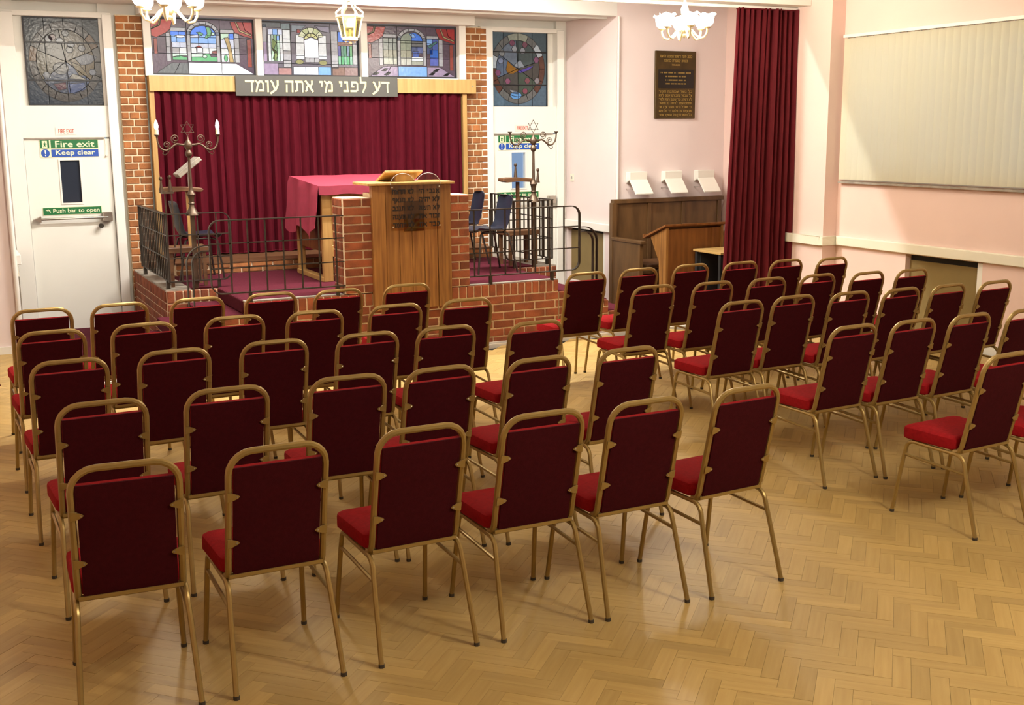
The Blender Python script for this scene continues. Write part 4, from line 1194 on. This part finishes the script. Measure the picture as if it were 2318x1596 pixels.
# reading desk with velvet cloth
dk = thing('reading_desk', 'golden oak reading desk on legs behind the lectern', 'desk', (3.9, 11.3, Z1 + .004))
dx0, dx1, dy0, dy1 = 3.345, 4.45, 10.87, 11.78
zb, zf, zk = .90, 1.505, 1.57
wobj('front_panel', MB().box(dx0 + .09, dx1 - .09, dy0 + .018, dy0 + .03, zb, zf - .005), 'oak_light', dk)
wobj('side_panel', MB().box(dx0 + .012, dx0 + .03, dy0 + .06, dy1 - .06, zb, zf), 'desk_wood', dk)
wobj('side_panel', MB().box(dx1 - .03, dx1 - .012, dy0 + .06, dy1 - .06, zb, zf), 'desk_wood', dk)
wobj('back_panel', MB().box(dx0 + .06, dx1 - .06, dy1 - .03, dy1 - .018, zb, zf), 'oak_light', dk)
for (x0, y0) in ((dx0, dy0), (dx1 - .095, dy0), (dx0, dy1 - .06), (dx1 - .095, dy1 - .06)):
    wobj('leg', MB().box(x0, x0 + .095 if y0 == dy0 else x0 + .07, y0, y0 + .06, Z1 + .004, zf), 'oak_light', dk, bevel=.004)
wobj('apron', MB().box(dx0 + .09, dx1 - .09, dy0 + .006, dy0 + .03, zb - .05, zb + .06), 'oak_light', dk, bevel=.004)
wobj('top_rail', MB().box(dx0 + .09, dx1 - .09, dy0 + .008, dy0 + .03, zf - .06, zf), 'oak_light', dk)
wobj('centre_stile', MB().box(3.86, 3.93, dy0 + .01, dy0 + .03, zb, zf), 'oak_light', dk)
wobj('foot_rail', MB().box(dx0 - .012, dx0 + .07, dy0 + .02, dy1, Z1 + .004, Z1 + .05), 'oak_light', dk, bevel=.004)
wobj('desk_top', MB().prism([(dy0 - .03, zf), (dy1 + .03, zk), (dy1 + .03, zk + .025), (dy0 - .03, zf + .025)], dx0 - .03, dx1 + .03, 'x'), 'oak_light', dk)

cl = thing('desk_cloth', 'dark red velvet cloth draped over the reading desk', 'cloth', (3.9, 11.3, 1.53))
ctop = MB()
def cf(u, v):
    y = dy0 - .045 + (dy1 - dy0 + .09) * v
    z = zf + .032 + (zk - zf) * v
    s = u * 1.62        # across: first .45 hangs on the left
    hang = .50 + .06 * math.sin(9 * v) - .10 * (v < .15)
    if u < .3:
        t = 1 - u / .3
        x = dx0 - .040 - .03 * t * abs(math.sin(7 * v + 1)) - .02 * t
        return (x - .012 * math.sin(14 * v), y + .02 * t * math.sin(9 * t), z - hang * t)
    return (dx0 - .04 + (dx1 - dx0 + .08) * (u - .3) / .7, y, z + .002 * math.sin(30 * u))
nu, nv = 30, 18
vs = [Vector(cf(i / nu, j / nv)) for i in range(nu + 1) for j in range(nv + 1)]
vs2 = [p + (Vector((-.005, 0, .002)) if (k // (nv + 1)) < nu * .3 else Vector((0, 0, .006))) for k, p in enumerate(vs)]
st = nv + 1; off = len(vs); fs = []
for i in range(nu):
    for j in range(nv):
        a, b, c, d = i * st + j, (i + 1) * st + j, (i + 1) * st + j + 1, i * st + j + 1
        fs += [(a, b, c, d), (d + off, c + off, b + off, a + off)]
for i in range(nu):
    fs += [(i * st, (i + 1) * st, (i + 1) * st + off, i * st + off), ((i + 1) * st + nv, i * st + nv, i * st + nv + off, (i + 1) * st + nv + off)]
for j in range(nv):
    fs += [(j + 1, j, j + off, j + 1 + off), (nu * st + j, nu * st + j + 1, nu * st + j + 1 + off, nu * st + j + off)]
ctop.add(vs + vs2, fs)
wobj('drape', ctop, 'velvet', cl, smooth=True)
fv = MB()
for i in range(16):
    a, b = i / 16, (i + 1) / 16
    z = lambda t: zf + .028 - .075 - .006 * math.sin(20 * t)
    fv.add([(dx0 - .04 + (dx1 - dx0 + .08) * a, dy0 - .047, zf + .036), (dx0 - .04 + (dx1 - dx0 + .08) * b, dy0 - .047, zf + .036), (dx0 - .04 + (dx1 - dx0 + .08) * b, dy0 - .052, z(b)), (dx0 - .04 + (dx1 - dx0 + .08) * a, dy0 - .052, z(a))], [(0, 1, 2, 3)])
wobj('front_fall', fv, 'velvet', cl, smooth=True)

bxs = thing('low_stool', 'small dark wooden stool standing under the reading desk', 'stool', (3.72, 11.2, Z1 + .004))
wobj('top', MB().box(3.56, 3.95, 11.06, 11.36, .80, .825), 'dark_wood', bxs, bevel=.004)
for x in (3.58, 3.90):
    wobj('end_panel', MB().box(x, x + .025, 11.08, 11.34, Z1 + .004, .80), 'dark_wood', bxs)
wobj('apron', MB().box(3.60, 3.90, 11.085, 11.10, .72, .80), 'dark_wood', bxs)

# ================================================================== RIGHT CORNER
pl = thing('wall_plaque', 'dark bronze plaque with gold Hebrew lines on the pink wall', 'plaque', (8.05, YF, 2.18))
wobj('plate', MB().box(7.762, 8.338, YF - .03, YF - .001, 2.182, 2.968), 'plaque_bronze', pl, bevel=.003)
wobj('centre_panel', MB().box(7.80, 8.305, YF - .034, YF - .03, 2.535, 2.755), 'plaque_dark', pl)
yy = YF - .030
# the photograph shows the line lengths and word breaks but not the wording: letter shapes only
plq = [('כצב סנה דשפרנמטה לנעם', 2.905, .46, .036), ('בנרמ קטגדה כהמא', 2.855, .34, .034), ('טנצבה', 2.808, .12, .024)]
for s, z, wd, h in plq: hebrew('lettering', s, h * .8, 'plaque_gold', pl, (8.05, yy, z), wd)
low = ['כל נשד עמתנה השר', 'על טבסר נהב רמ עמם לסא', 'לע דסהנ טר שמב רמק לסר', 'שממט עמד לרשה גד ממסר', 'כד שאדל נדבר בסהר עדג שר', 'שבעמא סב דלהג רר מל רסג', 'כל מסא לדן מל השער סמר']
for i, s in enumerate(low): hebrew('lettering', s, .025, 'plaque_gold', pl, (8.05, yy, 2.497 - i * .0455), .475)
ln = MB()   # four lines of small raised capitals, too worn to read: word-length strokes
rl_ = random.Random(4)
for z, wd in ((2.715, .44), (2.672, .30), (2.630, .30), (2.588, .29)):
    x = 8.05 - wd / 2
    while x < 8.05 + wd / 2 - .01:
        L_ = rl_.uniform(.008, .014)
        ln.box(x, x + L_ * .6, YF - .036, YF - .034, z - .008, z + .008)
        x += L_ + (.012 if rl_.random() < .18 else 0)
wobj('small_lettering', ln, 'plaque_gold', pl, kind='stuff')

def wall_box(x, label):
    r = thing('wall_wedge', label, 'wall fitting', (x, YF, 1.30))
    wobj('back_box', MB().prism([(YF - .001, 1.56), (YF - .09, 1.56), (YF - .09, 1.465), (YF - .001, 1.42)], x - .125, x + .125, 'x'), 'plaster_white', r, bevel=.006)
    wobj('tilted_panel', MB().prism([(YF - .085, 1.475), (YF - .23, 1.312), (YF - .228, 1.297), (YF - .214, 1.30), (YF - .075, 1.455)], x - .122, x + .122, 'x'), 'plaster_white', r, bevel=.003)
    wobj('stay', MB().tube([(x - .12, YF - .002, 1.36), (x - .12, YF - .16, 1.36)], .004, 5), 'steel', r)
wall_box(7.505, 'leftmost of three white tilted wall fittings above the bench')
wall_box(8.005, 'middle one of three white tilted wall fittings above the bench')
wall_box(8.485, 'rightmost of three white tilted wall fittings above the bench')

pw = thing('wooden_bench', 'dark panelled high-backed wooden bench against the pink wall', 'bench', (7.9, 11.5, 0))
bz = 1.245
wobj('back_board', MB().box(7.16, 8.70, 11.66, 11.70, .0, bz - .05), 'bench_wood', pw)
wobj('top_rail', MB().box(7.13, 8.72, 11.635, 11.715, bz - .05, bz), 'bench_wood', pw, bevel=.005)
for a in (7.17, 7.64, 8.13, 8.66):
    wobj('stile', MB().box(a - .025, a + .025, 11.645, 11.66, .45, bz - .05), 'bench_wood', pw, bevel=.003)
for x0 in (7.115, 8.70):
    e = wobj('end_panel', MB().box(x0, x0 + .045, 11.04, 11.70, .004, .77), 'bench_wood', pw)
    wobj('arm_rest', MB().box(x0 - .012, x0 + .06, 11.0, 11.66, .77, .81), 'bench_wood', e, bevel=.008, bseg=2)
wobj('end_stile', MB().box(7.108, 7.166, 11.63, 11.70, .004, bz - .04), 'bench_wood', pw)
wobj('seat', MB().box(7.16, 8.70, 11.08, 11.66, .42, .46), 'bench_wood', pw, bevel=.005)
wobj('cushion', MB().box(7.25, 8.65, 11.10, 11.62, .465, .53), 'dark_wood', pw, bevel=.02, bseg=3)
wobj('front_board', MB().box(7.16, 8.70, 11.14, 11.165, .004, .42), 'bench_wood', pw)

rd = thing('reader_desk', 'orange-brown wooden reader desk with sloping lid before the bench', 'desk', (7.78, 10.75, 0))
ry = 10.62
wobj('front_panel', MB().box(7.20, 7.94, ry, ry + .025, .004, .965), 'desk_wood', rd, bevel=.003)
wobj('stile', MB().box(7.80, 7.83, ry - .008, ry, .02, .965), 'desk_wood', rd)
for x in (7.18, 7.92):
    wobj('side_panel', MB().prism([(ry - .012, .004), (ry + .10, .004), (ry + .13, .60), (ry + .30, .86), (ry - .012, .985)], x, x + .03, 'x'), 'lectern_wood', rd)
wobj('lid', MB().prism([(ry - .03, 1.0), (ry + .42, .835), (ry + .42, .86), (ry - .03, 1.025)], 7.15, 7.97, 'x'), 'desk_wood', rd, bevel=.003)
wobj('book_stop', MB().box(7.15, 7.97, ry + .40, ry + .42, .855, .885), 'desk_wood', rd)

tb = thing('small_table', 'light topped table with black frame partly behind the right curtain', 'table', (8.0, 10.25, 0))
wobj('table_top', MB().box(7.52, 8.55, 10.07, 10.58, .715, .74), 'pelmet_wood', tb, bevel=.003)
for x in (7.55, 8.50):
    for y in (10.10, 10.53):
        wobj('leg', MB().box(x - .02, x + .02, y - .02, y + .02, .004, .715), 'black_void', tb)
wobj('modesty_panel', MB().box(7.57, 8.48, 10.50, 10.52, .08, .715), 'black_void', tb)
wobj('under_frame', MB().box(7.57, 8.48, 10.09, 10.11, .66, .715), 'black_void', tb)

def socket(label, mb1, mb2, base):
    r = thing('wall_socket', label, 'socket', base)
    wobj('plate', mb1, 'trunking', r, bevel=.003); wobj('rocker', mb2, 'grey_plastic', r)
socket('small cream switch plate on the alcove wall above the trunking', MB().box(XR - .012, XR, 12.78, 12.86, 1.42, 1.51), MB().box(XR - .016, XR - .012, 12.805, 12.835, 1.45, 1.48), (XR, 12.82, 1.42))
socket('grey socket box low on the wall corner by the bench', MB().box(XR - .03, XR, 11.80, 11.88, .28, .38), MB().box(XR - .034, XR - .03, 11.82, 11.86, .31, .35), (XR, 11.84, .28))
socket('white switch box on the left wall below the trunking', MB().box(XL, XL + .035, 12.05, 12.16, .70, .83), MB().box(XL + .035, XL + .039, 12.08, 12.13, .74, .80), (XL, 12.1, .7))
obj_pipe = struct('trim_9', MB().tube([(XL - .012, YF - .03, .07), (XL - .012, YF - .03, 3.34)], .022, 10).tube([(XR + .012, YF - .02, 1.0), (XR + .012, YF - .02, 3.34)], .014, 8), 'white_paint', smooth=True)

# ================================================================== CHANDELIERS, LANTERN
def chandelier(x, y, label, watts, grp=None):
    r = thing('chandelier', label, 'chandelier', (x, y, 2.84), math.radians(10), grp)
    obj('stem', MB().lathe([(.0001, .02), (.012, .025), (.02, .045), (.012, .06), (.03, .075), (.038, .10), (.03, .125), (.014, .14), (.014, .20), (.03, .23), (.036, .27), (.022, .31), (.010, .34), (.008, .36), (.0001, .36)], (0, 0, 0), 14), 'cream_metal', r, smooth=True)
    ch = MB(); z = .36; k = 0
    while z < 1.06:
        c = arc(0, 0, .012, 0, 330, 8)
        ch.tube([((p[0] if k % 2 else 0), (0 if k % 2 else p[0]), z + .016 + p[1] * 1.4) for p in c], .0025, 4); z += .028; k += 1
    obj('chain', ch, 'cream_metal', r)
    obj('ceiling_rose', MB().lathe([(.0001, 1.06), (.03, 1.062), (.06, 1.09), (.065, 1.11), (.0001, 1.11)], (0, 0, 0), 16), 'cream_metal', r, smooth=True)
    arm = MB().tube([(.03, 0, .10), (.07, 0, .085), (.105, 0, .045), (.145, 0, .012), (.185, 0, .022), (.208, 0, .06), (.212, 0, .10)], .0095, 8).mesh('arm', 'cream_metal', True)
    cup = MB().lathe([(.0001, 0), (.012, 0), (.035, .012), (.037, .018), (.016, .02), (.016, .045), (.0001, .045)], (.212, 0, .095), 12).mesh('cup', 'cream_metal', True)
    sh = MB()
    prof = [(.022, 0), (.040, .012), (.052, .035), (.055, .065), (.060, .09), (.074, .108)]
    seg = 20; n = len(prof); vs = []
    for i in range(seg):
        a = 2 * PI * i / seg
        for q, (rr, zz) in enumerate(prof):
            fr_ = 1 + (.07 * math.cos(5 * a) if q == n - 1 else 0)
            vs.append((.212 + rr * fr_ * math.cos(a), rr * fr_ * math.sin(a), .115 + zz - (.008 * math.cos(5 * a) if q == n - 1 else 0)))
    fs = [(i * n + q, ((i + 1) % seg) * n + q, ((i + 1) % seg) * n + q + 1, i * n + q + 1) for i in range(seg) for q in range(n - 1)]
    sh.add(vs, fs)
    shm = sh.mesh('glass_shade', 'shade_glow', True)
    for i in range(6):
        a = link('arm', arm, r); a.rotation_euler = (0, 0, i * PI / 3)
        link('cup', cup, a); link('glass_shade', shm, a)
    # the light of its six bulbs, at the mouths of the shades
    lg = bpy.data.lights.new('lamp_light', 'POINT'); lg.energy = watts; lg.color = LAMPCOL; lg.shadow_soft_size = .16
    link('lamp_light', lg, r, (0, 0, .30 if watts != FILL_W else .42))
    return r
chandelier(6.18, 8.9, 'lit cream chandelier hanging before the pink wall and plaque', CHAND_W)
chandelier(1.65, 8.9, 'lit cream chandelier hanging before the left stained glass', CHAND_W)
chandelier(3.9, 1.2, 'added cream chandelier out of view, brightening the near floor', FILL_W)  # not seen; put in for its light on the near floor

# fluorescent batten on the ceiling between the beam and the alcove (above the frame)
bt = thing('ceiling_batten', 'white fluorescent ceiling batten above the platform', 'ceiling light', (3.95, 10.35, CEIL - .07))
wobj('housing', MB().box(2.3, 5.6, 10.31, 10.39, CEIL - .05, CEIL), 'white_paint', bt)
wobj('tube', MB().tube([(2.35, 10.35, CEIL - .07), (5.55, 10.35, CEIL - .07)], .014, 8), 'bulb_glow', bt)
lg = bpy.data.lights.new('tube_light', 'AREA'); lg.shape = 'RECTANGLE'; lg.size = 3.2; lg.size_y = .05; lg.energy = BATTEN_W; lg.color = (1.0, .97, .93)
link('tube_light', lg, bt, (0, 0, -.02))

lt = thing('hanging_lantern', 'cream metal lantern with glass panes hanging before the Hebrew sign', 'lantern', (3.90, 11.48, 2.94), math.radians(8))
hexp = lambda rr, z, k: (rr * math.cos(k * PI / 3 + PI / 6), rr * math.sin(k * PI / 3 + PI / 6), z)
obj('base_ring', MB().lathe([(.0001, .02), (.08, .02), (.088, .03), (.088, .045), (.078, .055), (.0001, .055)], (0, 0, 0), 6), 'cream_metal', lt)
obj('top_ring', MB().tube([hexp(.13, .255, k) for k in range(6)], .014, 6, closed=True), 'cream_metal', lt)
obj('finial', MB().sphere((0, 0, .0), .02, 10, 6, (1, 1, .8)).sphere((.05, 0, .008), .010, 8, 6).sphere((-.05, 0, .008), .010, 8, 6), 'cream_metal', lt, smooth=True)
for k in range(6):
    obj('corner_bar', MB().tube([hexp(.083, .05, k), hexp(.128, .255, k)], .008, 6), 'cream_metal', lt)
    a, b, c, d = hexp(.08, .055, k), hexp(.08, .055, k + 1), hexp(.122, .25, k + 1), hexp(.122, .25, k)
    inn = [Vector(p) * 1 - Vector((p[0], p[1], 0)) * .03 for p in (a, b, c, d)]
    obj('pane', MB().add([a, b, c, d] + inn, [(0, 1, 2, 3), (7, 6, 5, 4), (0, 4, 5, 1), (1, 5, 6, 2), (2, 6, 7, 3), (3, 7, 4, 0)]), 'lantern_glass', lt)
    obj('crown_scroll', MB().tube([hexp(.128, .262, k), hexp(.135, .295, k), hexp(.10, .325, k), hexp(.062, .35, k), hexp(.05, .39, k), hexp(.03, .42, k)], .011, 6), 'cream_metal', lt, smooth=True)
obj('crown', MB().lathe([(.0001, .40), (.04, .40), (.05, .42), (.045, .45), (.03, .48), (.02, .50), (.0001, .51)], (0, 0, 0), 12), 'cream_metal', lt, smooth=True)
obj('chain', MB().tube([(0, 0, .5), (0, 0, 1.01)], .004, 5), 'cream_metal', lt)
obj('candle', MB().lathe([(.0001, .055), (.014, .055), (.014, .13), (.0001, .13)], (0, 0, 0), 10), 'candle_tube', lt, smooth=True)

# ================================================================== BANQUET CHAIRS
def make_chair():
    r = thing('banquet_chair', 'x', 'chair', (0, 0, 0))
    tr, lr = .0130, .0108
    # back frame: leaning inverted U, outside width .385
    def B(x, s):   # s = height along the back
        lean = math.tan(math.radians(13.0))
        return (x, -.125 - (s - .43) * lean, s)
    hw, Rc = .181, .085
    pts = [(-hw, -.085, .418), (-hw + .0, -.113, .424), B(-hw, .452)]
    pts += [B(-hw, z) for z in (.56, .68, .78)]
    pts += [B(-hw + Rc - Rc * math.cos(math.radians(a)), .930 - Rc + Rc * math.sin(math.radians(a))) for a in (0, 18, 36, 54, 72, 90)]
    pts += [(-p[0], p[1], p[2]) for p in reversed(pts)]
    obj('back_frame', MB().tube(pts, tr, 8, up=(1, 0, 0)), 'brass_paint', r, smooth=True)
    obj('cross_bar', MB().box(-hw, hw, -.140, -.118, .420, .434), 'brass_paint', r)
    # upholstered back
    def pad(u, v, back):
        x = (u - .5) * 2 * .163
        s = .436 + (.872 - .436) * v
        e = 1 - max(abs(u - .5) * 2, abs(v - .5) * 2) ** 6
        c = B(x, s)
        lean = math.tan(math.radians(13.0)); ny = math.cos(math.radians(13)); nz = math.sin(math.radians(13))
        t = -.010 - .004 * e if back else .012 + .026 * e
        return (x, c[1] + t * ny, c[2] + t * nz)
    nu, nv = 8, 10; st = nv + 1
    def slab(t0, t1):
        vs = [t0(i / nu, j / nv) for i in range(nu + 1) for j in range(nv + 1)] + [t1(i / nu, j / nv) for i in range(nu + 1) for j in range(nv + 1)]
        off = (nu + 1) * st; fs = []
        for i in range(nu):
            for j in range(nv):
                a, b, c, d = i * st + j, (i + 1) * st + j, (i + 1) * st + j + 1, i * st + j + 1
                fs += [(a, b, c, d), (d + off, c + off, b + off, a + off)]
        for i in range(nu):
            fs += [(i * st, (i + 1) * st, (i + 1) * st + off, i * st + off), ((i + 1) * st + nv, i * st + nv, i * st + nv + off, (i + 1) * st + nv + off)]
        for j in range(nv):
            fs += [(j + 1, j, j + off, j + 1 + off), (nu * st + j, nu * st + j + 1, nu * st + j + 1 + off, nu * st + j + off)]
        return MB().add(vs, fs)
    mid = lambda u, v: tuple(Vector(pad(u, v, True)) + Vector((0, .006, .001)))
    mid2 = lambda u, v: tuple(Vector(pad(u, v, True)) + Vector((0, .0065, .001)))
    bk = obj('backrest', slab(mid2, lambda u, v: pad(u, v, False)), 'seat_red', r, smooth=True)
    rp_ = obj('rear_panel', slab(lambda u, v: pad(u, v, True), mid), 'back_red_shaded', bk, smooth=True)
    rp_['label'] = 'rear fabric panel of the chair, its shade painted into the red'
    # fixing tabs
    for sx in (-1, 1):
        for s in (.762, .572):
            b0 = Vector(B(0, s)); t = MB()
            up = Vector((0, -math.sin(math.radians(13)), math.cos(math.radians(13)))); n_ = Vector((0, -math.cos(math.radians(13)), -math.sin(math.radians(13))))
            prof = [(-.188, -.018), (-.172, -.016), (-.150, -.007), (-.143, 0), (-.150, .007), (-.172, .016), (-.188, .018)]
            vs = [b0 + Vector((-sx * p, 0, 0)) * 1 + up * q + n_ * .0145 for p, q in prof] + [b0 + Vector((-sx * p, 0, 0)) + up * q + n_ * .0185 for p, q in prof]
            k = len(prof)
            t.add(vs, [tuple(range(k)), tuple(range(2 * k - 1, k - 1, -1))] + [(i, (i + 1) % k, (i + 1) % k + k, i + k) for i in range(k)])
            br = obj('bracket', t, 'brass_paint', r)
            obj('screw', MB().sphere(tuple(b0 + Vector((sx * .153, 0, 0)) + n_ * .0185), .0035, 6, 4), 'steel', br)
    # seat
    outline = []
    for cx, cy, a0 in ((.175, .20, 0), (-.175, .20, 90), (-.165, -.062, 180), (.165, -.062, 270)):
        rr = .035
        for a in (0, 30, 60, 90):
            outline.append((cx + rr * math.cos(math.radians(a0 + a)), cy + rr * math.sin(math.radians(a0 + a))))
    k = len(outline); vs = []
    for z, sc_ in ((.426, .97), (.432, 1.0), (.468, 1.0), (.482, .985), (.490, .93), (.496, .75), (.499, .4)):
        for (a, b) in outline: vs.append((a * sc_, .035 + (b - .035) * sc_, z + (.004 if b > .15 and z > .45 else 0)))
    fs = [(q * k + i, q * k + (i + 1) % k, (q + 1) * k + (i + 1) % k, (q + 1) * k + i) for q in range(6) for i in range(k)]
    fs += [tuple(range(k - 1, -1, -1)), tuple(6 * k + i for i in range(k))]
    obj('seat', MB().add(vs, fs), 'seat_red', r, smooth=True)
    # side frames
    for sx in (-1, 1):
        x1, xf = sx * .190, sx * .206
        zr = .412
        obj('seat_rail', MB().tube([(x1, .165, zr), (x1, -.105, zr - .004)], lr, 8), 'brass_paint', r, smooth=True)
        fl = [(x1, .165, zr)] + [(x1, .165 + .045 * math.sin(math.radians(a)), zr - .045 + .045 * math.cos(math.radians(a))) for a in (20, 40, 60, 78)] + [(sx * .1925, .219, .33), (xf, .268, .012)]
        l1 = obj('leg', MB().tube(fl, lr, 8, up=(1, 0, 0)), 'brass_paint', r, smooth=True)
        rl = [(x1, -.105, zr - .004)] + [(x1, -.105 - .055 * math.sin(math.radians(a)), zr - .059 + .055 * math.cos(math.radians(a))) for a in (20, 40, 60, 74)] + [(sx * .194, -.178, .30), (xf, -.263, .012)]
        l2 = obj('leg', MB().tube(rl, lr, 8, up=(1, 0, 0)), 'brass_paint', r, smooth=True)
        obj('rubber_foot', MB().lathe([(.0001, 0), (.0125, 0), (.0125, .014), (.0001, .014)], (xf, .269, 0), 8), 'rubber', l1)
        obj('rubber_foot', MB().lathe([(.0001, 0), (.0125, 0), (.0125, .014), (.0001, .014)], (xf, -.264, 0), 8), 'rubber', l2)
        obj('stretcher', MB().tube([(sx * .192, .217, .335), (sx * .193, -.170, .318)], .0085, 7), 'brass_paint', r, smooth=True)
    for yy_ in (.13, -.09): obj('seat_cross_rail', MB().tube([(-.19, yy_, .407), (.19, yy_, .407)], .009, 6), 'brass_paint', r, smooth=True)
    return r
ORD = ['first', 'second', 'third', 'fourth', 'fifth', 'last']
chairs = {
 'L1': [(.497, 4.02, -4), (1.029, 3.99, 0), (1.593, 3.99, 1), (2.116, 3.97, 0), (2.60, 3.955, 1), (3.125, 3.95, 4)],
 'L2': [(.551, 5.035, 1), (1.084, 5.04, 0), (1.64, 5.02, -1), (2.101, 5.0, 2), (2.629, 4.98, 3), (3.157, 4.985, 2)],
 'L3': [(.524, 6.07, 1), (1.047, 6.09, 2), (1.582, 6.10, 0), (2.113, 6.08, 2), (2.591, 6.07, 1), (3.134, 5.975, 3)],
 'L4': [(.526, 7.05, 2), (1.042, 7.055, 2), (1.59, 7.06, 2), (2.092, 7.02, 1), (2.64, 7.025, 1), (3.155, 7.03, 0)],
 'L5': [(.548, 7.985, 1), (1.036, 7.99, 5), (1.55, 7.99, 4), (2.062, 7.98, 2), (2.541, 7.92, 3), (3.081, 7.95, 1)],
 'R5': [(4.587, 7.885, 2), (5.095, 7.905, 2), (5.63, 7.93, 3), (6.10, 7.87, 3), (6.543, 7.81, 4), (6.985, 7.73, 5)],
 'R4': [(4.621, 6.97, 1), (5.115, 6.92, 2), (5.605, 6.90, 3), (6.08, 6.88, 4), (6.515, 6.80, 5), (6.955, 6.77, 5)],
 'R3': [(4.694, 6.03, 3), (5.155, 6.06, 2), (5.605, 6.01, 3), (6.05, 5.975, 4), (6.49, 5.96, 5), (6.93, 5.93, 5)],
 'R2': [(4.659, 4.95, 3), (5.105, 4.93, 3), (5.56, 4.92, 4), (6.02, 4.90, 6)],
 'R1': [(4.745, 3.945, 4), (5.26, 3.94, 4)],
}
ROWN = {'1': 'front-most row near the camera', '2': 'second row from the camera', '3': 'third row from the camera', '4': 'fourth row from the camera', '5': 'farthest row by the platform'}
proto = make_chair(); first = True
for key, lst in chairs.items():
    side = 'left' if key[0] == 'L' else 'right'
    for i, (x, y, yaw) in enumerate(lst):
        c = proto if first else copy_tree(proto)
        first = False
        a = math.radians(yaw)
        # (x, y) is where the top bar stands; the chair's middle is .245 m in front of it
        c.location = (x - .238 * math.sin(a), y + .238 * math.cos(a), 0.0 if not (y + .55 > 9.9) else .004)
        c.rotation_euler = (0, 0, a)
        pos = ORD[i] if i < 5 else 'sixth'
        c['label'] = 'red gold-framed banquet chair, %s from left, %s block, %s' % (pos, side, ROWN[key[1]])
        c['category'] = 'chair'
        c['group'] = 'banquet chairs in the %s block' % side
